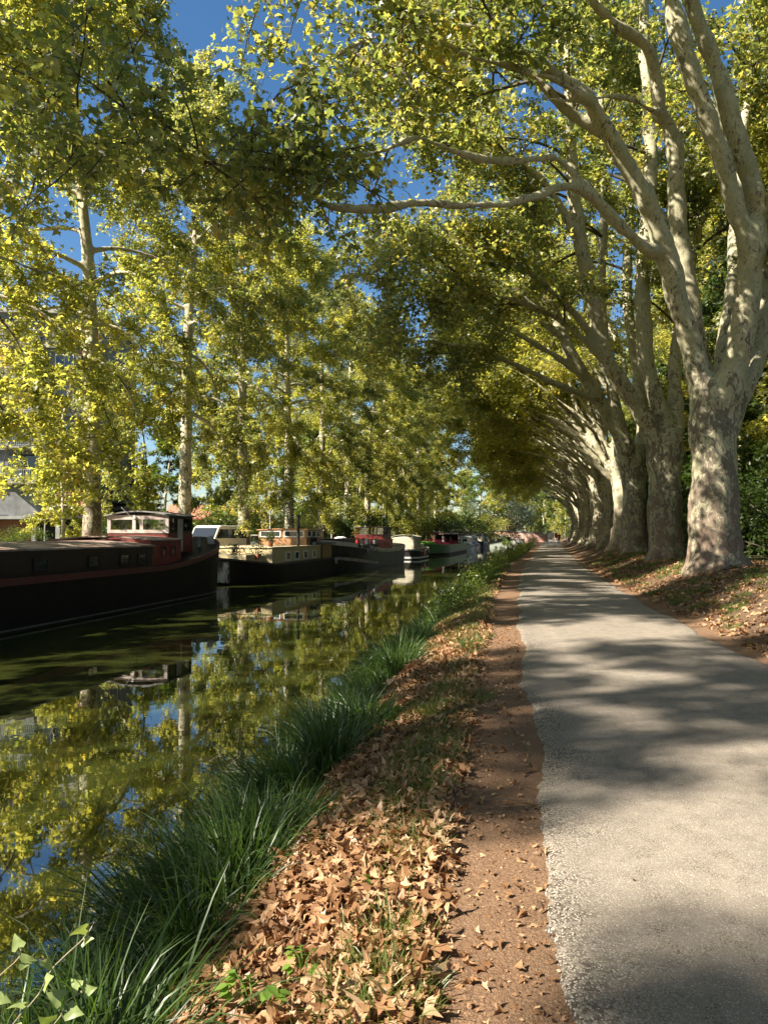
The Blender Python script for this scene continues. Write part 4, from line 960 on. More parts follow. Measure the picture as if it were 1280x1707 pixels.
for i in range(1, 6):
    z = 2.65 + 2.82 * i
    for xb in (-7.4, -14.4, -21.4):
        bl = MB().box(xb, xb + 3.0, -.75, .37, z + .02, z + .2).build('balcony', M['concrete_white'], ab)
        mb = MB().box(xb, xb + 3.0, -.75, -.71, z + 1.12, z + 1.18).box(xb, xb + 3.0, -.75, -.72, z + .28, z + .32)
        for k in range(21): mb.box(xb + .01 + k * .148, xb + .035 + k * .148, -.745, -.72, z + .2, z + 1.12)
        mb.build('railing', M['galv'], bl)
        w_ = MB().box(xb + .2, xb + 2.8, .54, .63, z + .28, z + 2.45).build('window', M['opening_shade'], ab)
        MB().box(xb + .3, xb + 1.45, .52, .55, z + .35, z + 2.35).box(xb + 1.55, xb + 2.7, .52, .55, z + .35, z + 2.35).build('pane', M['glass'], w_)
    for xb in (-3.6, -10.4, -17.6):
        w_ = MB().box(xb, xb + 1.5, .54, .63, z + 1.0, z + 2.3).build('window', M['white'], ab)
        MB().box(xb + .08, xb + .72, .52, .56, z + 1.08, z + 2.22).box(xb + .78, xb + 1.42, .52, .56, z + 1.08, z + 2.22).build('pane', M['glass'], w_)

def at(px, Y): return (px - 640) / F * Y
lp = thing('street_lamp', 'grey post-top street lamp in front of the dark ground-floor bays', 'street lamp', (at(75.5, 57), 57, .15))
MB().tube([(0, 0, 0), (0, 0, .35), (0, 0, .4), (0, 0, 2.5)], [.1, .1, .06, .045], 10).build('pole', M['galv'], lp)
MB().tube([(0, 0, 2.5), (0, 0, 2.85)], [.12, .2], 12).build('lantern', M['white'], lp)
MB().tube([(0, 0, 2.85), (0, 0, 2.93), (0, 0, 3.1)], [.42, .36, .04], 14).build('hood', M['steel'], lp)

def wheel(mb_parent, x, y, r=.32, w=.2):
    t = MB().tube([(x, y, r), (x, y + w, r)], r, 18).build('wheel', M['rubber'], mb_parent)
    MB().tube([(x, y - .01, r), (x, y + w + .01, r)], r * .6, 14).build('rim', M['galv'], t)
def car(name, label, cat, loc, rz, body, prof, glassprof, Wd, wheels, group=None):
    t = thing(name, label, cat, loc, rz, group)
    MB().prism(prof, 'y', -Wd / 2, Wd / 2).build('body', body, t, .06)
    MB().prism(glassprof, 'y', -Wd / 2 - .012, Wd / 2 + .012).build('side_window', M['glass'], t)
    for x in wheels:
        for y in (-Wd / 2 - .02, Wd / 2 - .18): wheel(t, x, y)
    x1 = prof[0][0]
    for y in (-Wd / 2 + .15, Wd / 2 - .45):
        MB().box(prof[0][0] - .03, prof[0][0] + .08, y, y + .3, .62, .82).build('headlight', M['white'], t, .02)
        xe = max(p[0] for p in prof); MB().box(xe - .08, xe + .03, y, y + .3, .62, .85).build('tail_light', M['red'], t, .02)
    return t
vanp = [(-2.5, .35), (-2.55, .9), (-2.3, 1.15), (-1.75, 1.9), (-1.5, 2.02), (2.3, 2.02), (2.5, 1.85), (2.5, .35)]
vg = [(-2.1, 1.2), (-1.68, 1.78), (2.1, 1.78), (2.1, 1.2)]
t = car('parked_van', 'white van with wide dark windows parked just past the maroon barge wheelhouse', 'van', (at(368, 50), 50, .12), R(72), M['white'], vanp, vg, 1.85, (-1.6, 1.5))
MB().prism([(-2.34, 1.14), (-1.80, 1.86), (-1.83, 1.88), (-2.37, 1.16)], 'y', -.8, .8).build('windscreen', M['glass'], t)
cp = [(-2.0, .3), (-2.1, .6), (-1.95, .82), (-1.1, .95), (-.45, 1.4), (.9, 1.42), (1.6, 1.0), (2.0, .92), (2.05, .35)]
cg = [(-.9, .98), (-.4, 1.33), (.85, 1.35), (1.35, 1.0)]
car('parked_car', 'blue car parked close to the wooden wheelhouse of the tan houseboat', 'car', (at(455, 58), 58, .12), R(20), M['blue'], cp, cg, 1.7, (-1.3, 1.25), 'cars parked on the far bank')
car('parked_car', 'silver car parked behind the foredeck of the tan houseboat', 'car', (at(408, 56), 56, .12), R(15), M['silver'], cp, cg, 1.7, (-1.3, 1.25), 'cars parked on the far bank')
car('parked_car', 'white car parked between trunks behind the black and white barge', 'car', (at(505, 66), 66, .12), R(10), M['white'], cp, cg, 1.7, (-1.3, 1.25), 'cars parked on the far bank')
hs = thing('tiled_house', 'small pink house with red tiled roof seen past the maroon barge wheelhouse', 'house', (at(352, 95), 95, .2), R(12))
MB().box(-5, 5, 0, 8, 0, 3.2).build('wall', M['plaster'], hs)
MB().prism([(-.5, 3.15), (4, 5.0), (8.5, 3.15), (8.5, 3.35), (4, 5.22), (-.5, 3.35)], 'x', -5.4, 5.4).build('roof', M['roof_tile'], hs)
MB().prism([(0, 3.2), (8, 3.2), (4, 4.95)], 'x', -5, 5).build('gable', M['plaster'], hs)
for x in (-3, 0, 3):
    w_ = MB().box(x - .5, x + .5, -.05, .02, 1.0, 2.3).build('window', M['white'], hs); MB().box(x - .42, x + .42, -.07, -.04, 1.08, 2.22).build('pane', M['glass'], w_)
for (px, Y, h, mt, lab, cat) in ((437, 49, 2.6, 'rubber', 'thin dark mooring pole beside the foredeck of the tan houseboat', 'pole'), (450.5, 60, 4.8, 'galv', 'tall pale lamp post behind the tan houseboat', 'lamp post'), (541, 62, 5.0, 'rubber', 'tall thin dark pole behind the stern of the tan houseboat', 'pole'), (553, 66, 3.6, 'galv', 'short pale post behind the dark bow of the black barge', 'post')):
    t = thing('lamp_post' if cat == 'lamp post' else 'bank_pole', lab, cat, (at(px, Y), Y, .1))
    MB().tube([(0, 0, 0), (0, 0, h * .5), (.02, 0, h)], [.075, .065, .05], 8).build('pole', M[mt], t)
    MB().tube([(0, 0, 0), (0, 0, .12)], .13, 10).build('foot', M['concrete'], t)
    if cat == 'lamp post': MB().tube([(0, 0, h), (.5, 0, h + .15), (.9, 0, h + .12)], [.04, .05, .09], 8).build('lamp_arm', M['galv'], t)
    if px == 437: MB().tube([(-.25, 0, h - .3), (.5, 0, h - .32)], .03, 6).build('crossbar', M['rubber'], t)
# notice boards by the bridge ramp
sg = thing('notice_board', 'white and red notice boards standing by the bright end of the towpath', 'notice board', (at(914, 140), 140, .1), R(-12))
MB().box(-.1, .95, 0, .06, .75, 1.75).build('white_board', M['white'], sg); MB().box(1.05, 1.6, 0, .06, .75, 1.7).build('red_board', M['red'], sg)
mb = MB()
for x in (-.08, .88, 1.5): mb.box(x, x + .08, .07, .14, 0, 1.75)
mb.build('post', M['galv'], sg)
rk = thing('white_marker', 'white arrow-shaped navigation marker on the near foot of the bridge', 'marker', (W(-4.6, 146), 146, -.5), R(-12))
MB().prism([(-.9, .55), (-.1, 1.15), (.9, 1.15), (.9, -.05), (-.1, -.05)], 'y', 0, .08).build('board', M['white'], rk); MB().box(-.1, .05, .09, .18, -.9, .9).build('post', M['galv'], rk)

# mooring ropes
for i, (p, q_, lab) in enumerate((((W(-13.6, 33.9), 33.9, .95), (W(-18.4, 37.5), 37.5, .1), 'slack rope mooring the maroon barge stern to the far bank'), ((W(-15.2, 36.4), 36.4, .3), (W(-18.6, 34.6), 34.6, .1), 'slack rope mooring the tan houseboat bow to the far bank'))):
    pts = [tuple(np.array(p) * (1 - t) + np.array(q_) * t - np.array([0, 0, .5 * math.sin(math.pi * t)])) for t in np.linspace(0, 1, 12)]
    tag(MB().tube(pts, .018, 6).build('mooring_rope', M['rope']), lab, 'rope')

# ------------------------------------------------------------------ person walking far up the towpath
def skin_mesh(name, verts, edges, radii, mat, parent, sub=1):
    me = bpy.data.meshes.new(name); me.from_pydata(verts, edges, []); o = link(name, me, parent)
    m = o.modifiers.new('skin', 'SKIN'); m.use_smooth_shade = True
    for v, r_ in zip(me.skin_vertices[0].data, radii): v.radius = (r_, r_) if not hasattr(r_, '__len__') else r_
    me.skin_vertices[0].data[0].use_root = True
    s_ = o.modifiers.new('sub', 'SUBSURF'); s_.levels = s_.render_levels = sub
    me.materials.append(mat); return o
pe = thing('person', 'person in dark red jacket and dark trousers walking far along the towpath', 'person', (W(2.75, 122), 122, .02), R(75))
vb = [(0, 0, .95), (0, 0, 1.15), (0, 0, 1.38), (0, 0, 1.5), (.01, 0, 1.60), (.02, 0, 1.70), (0, .19, 1.40), (.10, .24, 1.14), (.22, .23, .92), (.27, .22, .83), (0, -.19, 1.40), (-.08, -.24, 1.13), (-.1, -.24, .88), (-.08, -.24, .79),
      (.02, .09, .90), (.16, .10, .50), (.05, .10, .09), (.18, .11, .04), (-.02, -.09, .90), (.02, -.10, .49), (-.26, -.10, .14), (-.16, -.11, .04)]
eb = [(0, 1), (1, 2), (2, 3), (3, 4), (4, 5), (2, 6), (6, 7), (7, 8), (8, 9), (2, 10), (10, 11), (11, 12), (12, 13), (0, 14), (14, 15), (15, 16), (16, 17), (0, 18), (18, 19), (19, 20), (20, 21)]
rb = [.13, .12, .14, .055, .085, .08, .055, .042, .03, .035, .055, .042, .03, .035, .085, .058, .04, .035, .085, .058, .04, .035]
skin_mesh('body', vb, eb, rb, M['skin'], pe)
ji = [0, 1, 2, 6, 7, 8, 10, 11, 12]; jm = {a: i for i, a in enumerate(ji)}
skin_mesh('jacket', [vb[i] for i in ji], [(jm[a], jm[c]) for a, c in eb if a in jm and c in jm], [.165, .155, .165, .075, .06, .05, .075, .06, .05], M['jacket'], pe)
ti = [0, 14, 15, 16, 18, 19, 20]; tm_ = {a: i for i, a in enumerate(ti)}
skin_mesh('trousers', [vb[i] for i in ti], [(tm_[a], tm_[c]) for a, c in eb if a in tm_ and c in tm_], [.15, .105, .08, .06, .105, .08, .06], M['trouser'], pe)
skin_mesh('hair', [(0, 0, 1.68), (-.01, 0, 1.75)], [(0, 1)], [.092, .08], M['hair'], pe)
#PART4
# ------------------------------------------------------------------ background trees, shrubs, hedge
def shrub_meshes(seed, w_, h, n, leafm, leaf=.16, simple_leaf=True, lumps=14, base=0.05):
    r = np.random.default_rng(seed)
    C = np.stack([r.normal(size=lumps) * w_ * .38, r.normal(size=lumps) * w_ * .38, base * h + h * r.random(lumps) ** .9 * .85], -1)
    sz = (.22 + .2 * r.random(lumps)) * min(w_, h)
    k = r.integers(0, lumps, n); d = unit(r.normal(size=(n, 3))) * (r.random((n, 1)) ** .45)
    P = C[k] + d * sz[k][:, None] * np.array([1, 1, .85]); P = P[(P[:, 2] > .02)]
    v, q = leaves(P, r, leaf, .35, T=LT1 if simple_leaf else LT, Q=LQ1 if simple_leaf else LQ)
    cm = mesh_np('foliage', v, [q], False, leafm)
    st = np.stack([np.array([[0, 0, -.1], [c[0] * .3, c[1] * .3, c[2] * .5], c]) for c in C]); v, q = tubes(st, np.repeat([[.05, .035, .012]], lumps, 0) * max(1, h / 3), 5)
    return mesh_np('stem', v, [q], True, M['bark_dark']), cm
def shrub(name, label, cat, loc, ms, group=None, rz=0, scale=1):
    t = thing(name, label, cat, loc, rz, group); t.scale = (scale,) * 3 if not hasattr(scale, '__len__') else scale
    link('stem', ms[0], t); link('foliage', ms[1], t); return t
SB = [shrub_meshes(31, 4.5, 4.2, 5200, M['leaf_sunlit'], .2), shrub_meshes(32, 4.5, 5.0, 5200, M['leaf_bush'], .2), shrub_meshes(33, 4.0, 3.4, 4200, M['leaf_dark'], .18)]
BT = [tree_left(401, 15, .24, 2.6, 4.6, 20, 'bark_far', 'leaf_sunlit', .26, 22, 6, 4), tree_left(402, 17, .26, 2.4, 5.0, 20, 'bark_far', 'leaf_bush', .27, 22, 6, 4)]
GB = 'sunny trees beyond the far-bank row'
bgt = [(-31, 50, 0, .55), (-31, 63, 1, .6), (-29, 72, 0, .6), (-33, 80, 0, 1.0), (-27.5, 90, 1, .9), (-34, 99, 0, 1.05), (-28, 108, 1, .95), (-35, 118, 0, 1.1), (-28, 128, 0, 1.0), (-36, 138, 1, 1.1), (-29, 149, 0, 1.0), (-24, 165, 1, 1.1)]
gaps = ['the first two trunks', 'the second and third trunks', 'the third and fourth trunks', 'the fourth and fifth trunks']
for i, (u, Y, v, s) in enumerate(bgt):
    plant_tree('leafy_tree', f'{ORD[i]} sunny yellow-green tree behind the far-bank planes, counting away from the apartment block', (W(u, Y), Y, .2), BT[v], GB, rz=i * 1.7, scale=s)
GS = 'shrubs along the far bank'
for i, (px, Y, v, s, what) in enumerate(((18, 52, 1, (.55, .55, .42), 'low pale-green shrub in front of the apartment block bays'), (225, 56, 2, (.9, .9, .8), 'dark shrub between the first two trunks above the barge roof'), (330, 62, 1, (1, 1, .7), 'green shrub behind the red tiled house gap near the van'), (425, 68, 0, (1.1, 1, .9), 'bright shrub behind the tan houseboat foredeck'), (445, 64, 2, (.8, .8, .6), 'dark low shrub right of the third trunk'),
                                        (505, 82, 0, (1.2, 1, 1), 'yellow-green shrub between the ivy trunk and the next trunk'), (553, 88, 1, (1.1, 1.1, .9), 'mid-green shrub behind the bow of the black barge'), (592, 76, 2, (1.2, 1.2, 1.1), 'large dark shrub behind the hold of the black barge'), (640, 100, 0, (1.3, 1.3, 1.1), 'bright shrub behind the red wheelhouse'), (672, 104, 2, (1.2, 1.2, 1), 'dark shrub past the red wheelhouse'),
                                        (705, 116, 0, (1.4, 1.4, 1.1), 'bright shrub behind the cream canopy'), (730, 118, 2, (1.5, 1.5, 1.2), 'dark shrub behind the bow of the green boat'), (760, 128, 2, (1.5, 1.5, 1.3), 'dark shrub behind the dark canopy of the green boat'), (790, 140, 1, (1.5, 1.5, 1.2), 'green shrub above the last moored boats'), (815, 150, 0, (1.3, 1.3, 1.3), 'yellow shrub at the far end of the moorings by the bridge'))):
    shrub('shrub', what, 'shrub', (at(px, Y), Y, .12), SB[v], GS, i * 1.1, s)
# dark cedar
r_ = np.random.default_rng(77); P = []; B = []
for i in range(11):
    z = 1.4 + i * .62; L = 3.6 * (1 - i / 13)
    for a in np.arange(6) * 1.05 + i * .5:
        n = int(330 * L / 3.6); t = r_.random(n) ** .6 * L
        P.append(np.stack([np.cos(a + r_.normal(size=n) * .16) * t, np.sin(a + r_.normal(size=n) * .16) * t, z + .1 * t - .03 * t ** 2 + r_.normal(size=n) * .06], -1))
        B.append(np.array([[0, 0, z], [math.cos(a) * L * .5, math.sin(a) * L * .5, z + .05 * L], [math.cos(a) * L, math.sin(a) * L, z + .1 * L - .03 * L * L]]))
P = np.concatenate(P); v, q = leaves(P, r_, .2, .4, 1.6, .0, T=LT1, Q=LQ1)
ce = thing('cedar_tree', 'dark layered cedar between the first two far-bank trunks', 'tree', (at(228, 66), 66, .2))
link('crown', mesh_np('crown', v, [q], False, M['conifer']), ce)
v1, q1 = tubes(np.array(B), np.repeat([[.06, .04, .015]], len(B), 0), 5); v2, q2 = tubes(np.array([[[0, 0, -.2], [0, 0, 4], [0, 0, 8.3]]]), np.array([[.25, .16, .03]]), 9)
link('trunk', mesh_np('trunk', np.concatenate([v1, v2]), [np.concatenate([q1, q2 + len(v1)])], True, M['bark_dark']), ce)
# beyond the bridge
for (px, Y, kind, s, lab) in ((848, 185, 'g', 1.5, 'grey-green feathery tree rising behind the brick bridge'), (826, 178, 'y', 1.0, 'yellow-green tree over the left end of the bridge'), (885, 190, 'y', .95, 'bright yellow-green tree behind the bridge ramp'), (905, 205, 'b', .9, 'pale green tree behind the notice boards'), (930, 230, 'b', 1.1, 'hazy green tree closing the end of the towpath'), (870, 240, 'b', 1.4, 'tall green tree far behind the bridge'), (800, 230, 'b', 1.5, 'tall green tree far beyond the last moored boats'), (770, 260, 'y', 1.5, 'far yellow-green tree beyond the end of the moorings')):
    if kind == 'g':
        if 'grey' not in CH: CH['grey'] = shrub_meshes(55, 6, 10, 9000, M['leaf_grey'], .3, True, 26, .1)
        shrub('feathery_tree', lab, 'tree', (at(px, Y), Y, .2), CH['grey'], None, 0, s * .85)
    else: plant_tree('leafy_tree', lab, (at(px, Y), Y, .2), BT[0 if kind == 'y' else 1], 'trees beyond the bridge', rz=px, scale=s)
for i, (px, Y, s) in enumerate(((943, 170, .8), (958, 160, .8), (925, 215, 1.0), (975, 190, 1.0), (900, 260, 1.4), (845, 290, 1.6), (720, 290, 1.6), (680, 250, 1.4))):
    plant_tree('leafy_tree', 'pale green tree in the line that closes the view beyond the bridge', (at(px, Y), Y, .2), BT[i % 2], 'pale trees closing the view', rz=i * 2.1, scale=s)
# wood behind the towpath trees
for i, (u, Y, s) in enumerate(((12.5, 19.5, 1.0), (19, 23, 1.0), (13.5, 29, .95), (15, 39, 1.0), (13.5, 50, 1.0), (16, 61, 1.0), (14, 74, 1.0), (15, 90, 1.0), (13, 108, 1.0), (22, 33, 1.0), (24, 47, 1.05))):
    plant_tree('tall_wood_tree', 'tall leafy tree of the wood seen behind the boughs of the towpath planes', (W(u, Y), Y, .5), LVAR[(i + 1) % 3], 'tall trees of the wood behind the towpath', rz=i * 1.9, scale=s)
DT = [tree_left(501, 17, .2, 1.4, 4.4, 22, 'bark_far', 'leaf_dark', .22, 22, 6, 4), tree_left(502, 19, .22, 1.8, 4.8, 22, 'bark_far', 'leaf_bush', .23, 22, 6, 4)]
GW = 'dark trees of the wood behind the towpath row'
k = 0
for Y in np.arange(22, 120, 6.5):
    for u in (12.5, 18.5):
        if u > 15 and Y > 70: continue
        yy = Y + (2.6 if u > 15 else 0) + prng.random()
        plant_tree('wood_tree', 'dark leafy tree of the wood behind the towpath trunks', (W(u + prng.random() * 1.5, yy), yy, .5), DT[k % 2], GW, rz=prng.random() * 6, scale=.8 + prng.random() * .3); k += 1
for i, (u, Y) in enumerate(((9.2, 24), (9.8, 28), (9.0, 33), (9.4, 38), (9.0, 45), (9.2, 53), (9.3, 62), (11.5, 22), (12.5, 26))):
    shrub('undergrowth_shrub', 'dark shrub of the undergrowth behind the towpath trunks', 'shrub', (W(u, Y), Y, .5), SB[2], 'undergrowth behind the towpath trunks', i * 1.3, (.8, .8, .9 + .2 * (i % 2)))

# ------------------------------------------------------------------ bank vegetation and fallen leaves
def blades(P, D, L, wd, rng, bend, segs=5):
    """grass blades: roots P, start directions D, lengths L, widths wd"""
    n = len(P); pts = [P]; d = unit(D); side = unit(np.cross(d, rng.normal(size=(n, 3))))
    for i in range(segs):
        hor = d * np.array([1, 1, 0]); d = unit(d + np.array([0, 0, -1]) * bend[:, None] * (i + .6) / segs); pts.append(pts[-1] + d * (L / segs)[:, None])
    wf = [.75, 1, .95, .8, .5, .03] if segs == 5 else [.8, 1, .7, .03]
    V = np.stack([np.stack([p - side * (wd * f)[:, None], p + side * (wd * f)[:, None]], 1) for p, f in zip(pts, wf)], 1)   # n,segs+1,2,3
    k = (segs + 1) * 2; base = (np.arange(n) * k)[:, None]
    Q = np.concatenate([base + np.array([2 * i, 2 * i + 1, 2 * i + 3, 2 * i + 2]) for i in range(segs)], 0)
    return V.reshape(-1, 3), Q
r_ = np.random.default_rng(21)
PP, DD, LL, WW, BB = [], [], [], [], []
Y = 1.75
while Y < 48:
    near = Y < 14
    for row in range(5 if Y < 3.6 else 4 if Y < 5 else 3):
        u = -1.60 + .24 * max(0, min(1, (3.9 - Y) / 1.0)) - .27 * row - r_.random() * .2 - (.12 if Y > 8 else 0) + .14 * math.sin(Y * 1.9); s = (.55 + .5 * r_.random()) * (.82 + .3 * math.sin(Y * 2.9 + 1))
        if near and math.sin(Y * 2.3 + .6) > .72 and row == 0: s *= .65
        n = int((240 if near else 110) * s)
        c = np.array([W(u, Y), Y, float(ground(u, Y)) - .02])
        az = r_.random(n) * 6.283; rad = r_.random(n) ** .5 * .17
        P = c + np.stack([np.cos(az) * rad, np.sin(az) * rad, 0 * rad], -1)
        out = np.stack([np.cos(az), np.sin(az), 0 * az], -1) * (.15 + .5 * r_.random((n, 1))) + np.array([.12 if row < 1 else -.2, .15, 1.0]) + r_.normal(size=(n, 3)) * .12
        PP.append(P); DD.append(out); LL.append((.62 + .5 * r_.random(n)) * s * (.78 if Y < 9 else .70)); WW.append((.0030 + .0022 * r_.random(n)) * (1 + Y / 16)); BB.append(.2 + 1.05 * r_.random(n))
    Y += .17 + .012 * Y
v, q = blades(np.concatenate(PP), np.concatenate(DD), np.concatenate(LL), np.concatenate(WW), r_, np.concatenate(BB))
tag(link('sedge_grass', mesh_np('grass', v, [q], True, M['sedge'])), 'tall dark green sedge grass arching over the water edge', 'grass', kind='stuff')
# leafy weeds farther along the bank
P = []; wsz = []
for i in range(900):
    Y = 17 + 104 * r_.random() ** 1.2; hgt = .25 + .75 * r_.random() ** 1.5 + (.25 if Y > 40 else 0); u = -2.2 + 1.15 * r_.random() * (1 if Y > 15 else .45) - (.1 if Y > 40 else 0)
    n = int(24 + 30 * hgt); a = r_.random(n); 
    c = np.stack([W(u, Y) + r_.normal(size=n) * .22 * (1.2 - a), Y + r_.normal(size=n) * .24 * (1.2 - a), float(gz(u)) + hgt * a], -1); P.append(c)
P = np.concatenate(P); v, q = leaves(P, r_, .075, .5, T=LT1, Q=LQ1)
tag(link('bank_weeds', mesh_np('weeds', v, [q], False, M['leaf_bush'])), 'tangle of leafy green weeds along the canal edge', 'weeds', kind='stuff')
# short grass tufts
def tufts(spots, n, L, wd):
    PP, DD, LL, WW, BB = [], [], [], [], []
    for (u, Y, s) in spots:
        m = int(n * s); az = r_.random(m) * 6.283; rad = r_.random(m) ** .6 * .13 * (.6 + s); uu = u + np.cos(az) * rad; y2 = Y + np.sin(az) * rad * 1.3
        PP.append(np.stack([uu + cx(y2), y2, ground(uu, y2) - .005], -1)); DD.append(np.stack([np.cos(az) * .45, np.sin(az) * .45, 1 + 0 * az], -1) + r_.normal(size=(m, 3)) * .3)
        LL.append(L * (.5 + .8 * r_.random(m)) * (.7 + .4 * s)); WW.append(wd * (.6 + .6 * r_.random(m)) * (1 + Y / 14)); BB.append(.1 + .6 * r_.random(m))
    return blades(np.concatenate(PP), np.concatenate(DD), np.concatenate(LL), np.concatenate(WW), r_, np.concatenate(BB), 3)
sp = []
for i in range(230):
    Y = 2.6 + 32 * r_.random() ** 1.2; sp.append((-.60 - .16 * r_.random() - .008 * Y + r_.normal() * .07, Y, .3 + .8 * r_.random() ** 2))
for i in range(110): Y = 4.4 + 32 * r_.random() ** 1.4; sp.append((-.7 - .7 * r_.random(), Y, .15 + .5 * r_.random() ** 2))
for i in range(330): Y = 7 + 34 * r_.random() ** 1.2; sp.append((3.45 + 3.6 * r_.random(), Y, .3 + .9 * r_.random() ** 2))
for i in range(160): Y = 12 + 60 * r_.random(); sp.append((-.75 - .9 * r_.random(), Y, .5 + .8 * r_.random()))
v, q = tufts(sp, 150, .12, .0022)
tag(link('verge_grass', mesh_np('grass', v, [q], True, M['turf'])), 'short green grass tufts among the fallen leaves of the verge', 'grass', kind='stuff')
# fallen leaves
def litter(n, ufun, Yfun, size, lift, name, label, T=LTS, Q=LQS, spread=.45):
    Y = Yfun(n); u = ufun(n, Y); z = ground(u, Y) + r_.random(n) ** 1.6 * lift + .008
    v, q = leaves(np.stack([u + cx(Y), Y, z], -1), r_, size, spread, up=2.0, droop=.1, T=T, Q=Q, curl=.85)
    return v, q
parts = []
parts.append(litter(9000, lambda n, Y: -1.62 + 1.13 * r_.random(n) ** .9 + .04 * np.sin(Y * 5), lambda n: 1.5 + 7.5 * r_.random(n) ** 1.25, .053, .045, '', ''))
parts.append(litter(6500, lambda n, Y: -1.75 + 1.2 * r_.random(n), lambda n: 8 + 26 * r_.random(n) ** 1.1, .085, .05, '', ''))
parts.append(litter(1300, lambda n, Y: -.62 + .64 * r_.random(n) ** 1.6, lambda n: 1.8 + 12 * r_.random(n) ** 1.3, .036, .008, '', ''))
parts.append(litter(70, lambda n, Y: .1 + 2.7 * r_.random(n), lambda n: 2.4 + 26 * r_.random(n), .06, .004, '', ''))
parts.append(litter(9500, lambda n, Y: 3.22 + 5.2 * r_.random(n) ** 1.15, lambda n: 5.5 + 36 * r_.random(n) ** 1.1, .09, .04, '', ''))
parts.append(litter(5000, lambda n, Y: -1.62 + 1.2 * r_.random(n), lambda n: 1.5 + 14 * r_.random(n) ** 1.25, .06, .055, '', '', LT, LQ, .6))
VV, QQ, o = [], [], 0
for v, q in parts: VV.append(v); QQ.append(q + o); o += len(v)
tag(link('fallen_leaves', mesh_np('leaves', np.concatenate(VV), [np.concatenate(QQ)], True, M['litter'])), 'curled tan and brown plane leaves fallen over both verges', 'fallen leaves', kind='stuff')
n = 2600; Y = 1.7 + 14 * r_.random(n) ** 1.5; u = -.68 + .74 * r_.random(n); 
v, q = leaves(np.stack([u + cx(Y), Y, ground(u, Y) + .006], -1), r_, .017, .6, up=1.5, T=LT1, Q=LQ1, curl=.5)
tag(link('leaf_crumbs', mesh_np('crumbs', v, [q], False, M['litter'])), 'small pale leaf crumbs strewn on the reddish dirt strip', 'leaf debris', kind='stuff')
# sticks on the right-hand bank and dirt
for i, (pts, rr, lab) in enumerate(((((6.9, 17.4, .05), (7.3, 16.6, .22), (7.55, 15.6, .02)), .018, 'bare pale fallen branch lying on the leaf bank at the foot of the largest plane'), (((7.1, 17.9, .05), (7.8, 17.2, .3), (8.5, 16.2, .12)), .022, 'longer arched fallen branch beside the bare pale one on the leaf bank'), (((-.35, 4.6, .01), (-.2, 4.62, .02), (-.05, 4.58, .01)), .004, 'thin dry twig lying on the dirt strip'), (((-.95, 6.4, .05), (-.6, 6.9, .06), (-.5, 7.1, .03)), .007, 'dry stick on the leaves at the edge of the dirt strip'))):
    P = [(W(u, Y), Y, float(ground(u, Y)) + z) for u, Y, z in pts]; P = [tuple(p) for p in catmull(P, 9)]
    t = thing('fallen_branch', lab, 'stick', P[0]); P = [tuple(np.array(p) - np.array(P[0])) for p in P]
    MB().tube(P, [rr * (1 - .06 * k) for k in range(9)], 6).tube([P[4], tuple(np.array(P[4]) + np.array([.12, .1, .08]) * (1 if i < 2 else .2))], [rr * .5, rr * .2], 5).build('branch', M['twig'], t, smooth=True)
# leafy weeds near the camera
def ovate(c, D, Nn, L, w_):
    D = unit(np.array(D, float)); Nn = np.array(Nn, float); Nn = unit(Nn - D * (Nn @ D)); X = np.cross(D, Nn); c = np.array(c)
    pts = [(0, 0, 0), (.32, .25, .05), (.42, .5, .04), (.22, .8, -.03), (0, 1, -.14), (-.22, .8, -.03), (-.42, .5, .04), (-.32, .25, .05), (0, .5, -.03)]
    return [tuple(c + X * a * w_ + D * b_ * L + Nn * k * L) for a, b_, k in pts], [(8, 0, 1, 2), (8, 2, 3, 4), (8, 4, 5, 6), (8, 6, 7, 0)]
def weed(u, Y, h, n, L, lab, seed, loc2=None):
    r = np.random.default_rng(seed); t = thing('leafy_weed', lab, 'plant', (W(u, Y), Y, float(ground(u, Y))))
    st = MB(); lf = MB()
    for i in range(n):
        a = i * 2.4 + r.random(); hh = h * (.5 + .5 * r.random()); tip = np.array([math.cos(a) * h * .5, math.sin(a) * h * .5, hh])
        st.tube([(0, 0, -.02), tuple(tip * [.4, .4, .7]), tuple(tip)], [.0035, .003, .002], 5)
        for k in range(5):
            b_ = a + (k - 2) * .7; D = np.array([math.cos(b_), math.sin(b_), -.15 - .1 * r.random()]); lf.add(*ovate(tip - np.array([0, 0, .012 * abs(k - 2)]), D, (0, 0, 1), L * (1 - .14 * abs(k - 2)), L * .8))
    st.build('stem', M['weed'], t); lf.build('leaves', M['weed'], t, smooth=True)
weed(-1.08, 2.72, .17, 5, .055, 'small weed with glossy oval leaves between the sedge and the fallen leaves', 3)
weed(-.97, 2.98, .10, 5, .045, 'low light-green lobed weed growing among the fallen leaves', 4)
weed(-.86, 3.6, .06, 4, .04, 'flat little weed in the dry leaves near the dirt strip', 5)
weed(-1.28, 6.6, .3, 7, .07, 'weed with one big round leaf at the end of the near sedge clump', 6)
t = thing('climbing_vine', 'pale sunlit vine with arrow-shaped leaves climbing over the sedge', 'vine', (W(-1.52, 2.2), 2.2, -.35))
r = np.random.default_rng(9); lf = MB(); st = MB()
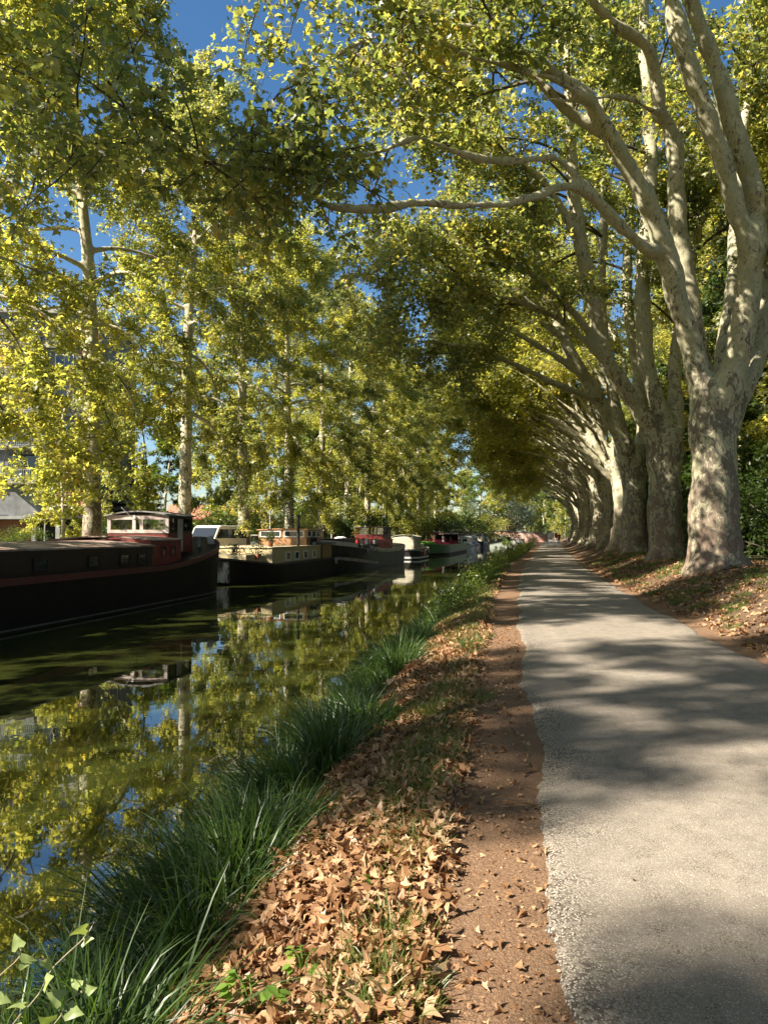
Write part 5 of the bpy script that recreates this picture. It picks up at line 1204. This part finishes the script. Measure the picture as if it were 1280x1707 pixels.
for pts in (((-.14, .0, .0), (-.12, .0, .42), (-.02, .05, .62), (.12, .1, .78)), ((-.24, .0, .0), (-.24, .0, .40), (-.17, .04, .60), (-.08, .06, .72)), ((-.05, .0, .0), (-.05, .02, .36), (.04, .05, .55), (.10, .06, .60))):
    C = catmull(np.array(pts), 22); C += np.sin(np.arange(22) * 1.1)[:, None] * np.array([.008, .006, .0]); st.tube([tuple(p) for p in C], .0019, 5)
    for k in range(8, 22, 2):
        sd = 1 if (k // 2) % 2 else -1; D = np.array([.75 * sd + r.normal() * .3, -.25 + r.normal() * .3, .25 + r.normal() * .3]); L_ = .034 + .022 * r.random()
        Nn = np.array([-.55, -.65, .5]) + r.normal(size=3) * .3; D = unit(D); Nn = unit(Nn - D * (Nn @ D)); X = np.cross(D, Nn); c = C[k] + D * .012
        ol = [(0, .12, 0), (.30, -.06, .03), (.52, .10, -.03), (.36, .42, .03), (.16, .78, -.02), (0, 1.05, -.14), (-.16, .78, -.02), (-.36, .42, .03), (-.52, .10, -.03), (-.30, -.06, .03), (0, .45, -.05)]
        lf.add([tuple(c + (X * a + D * b_ + Nn * h_) * L_) for a, b_, h_ in ol], [(10, j, (j + 1) % 10) for j in range(10)])
st.build('stem', M['rope'], t); lf.build('leaves', M['vine'], t, smooth=True)
# pots of plants on the bow of the tan houseboat
for i, (u, Y, h, lab) in enumerate(((-13.6, 38.5, .85, 'tall dark potted plant on the foredeck of the tan houseboat'), (-14.6, 38.0, .5, 'small potted plant by the rail on the bow of the tan houseboat'), (-12.9, 40.2, .4, 'low potted plant on the tan cabin roof edge'))):
    z0 = .42 if i < 2 else .92
    if i == 2: u = -13.6
    t = thing('potted_plant', lab, 'potted plant', (W(u, Y), Y, z0 - .12 if i < 2 else z0))
    MB().tube([(0, 0, 0), (0, 0, .28)], [.13, .17], 12).build('pot', M['roof_tile'], t)
    n = 260; a = r_.random(n); P = np.stack([r_.normal(size=n) * .16, r_.normal(size=n) * .16, .28 + h * a], -1)
    v, q = leaves(P, r_, .11, .4, T=LT1, Q=LQ1); link('foliage', mesh_np('foliage', v, [q], False, M['leaf_dark']), t)
    MB().tube([(0, 0, .2), (.02, 0, .28 + h * .9)], .012, 5).build('stem', M['bark_dark'], t)
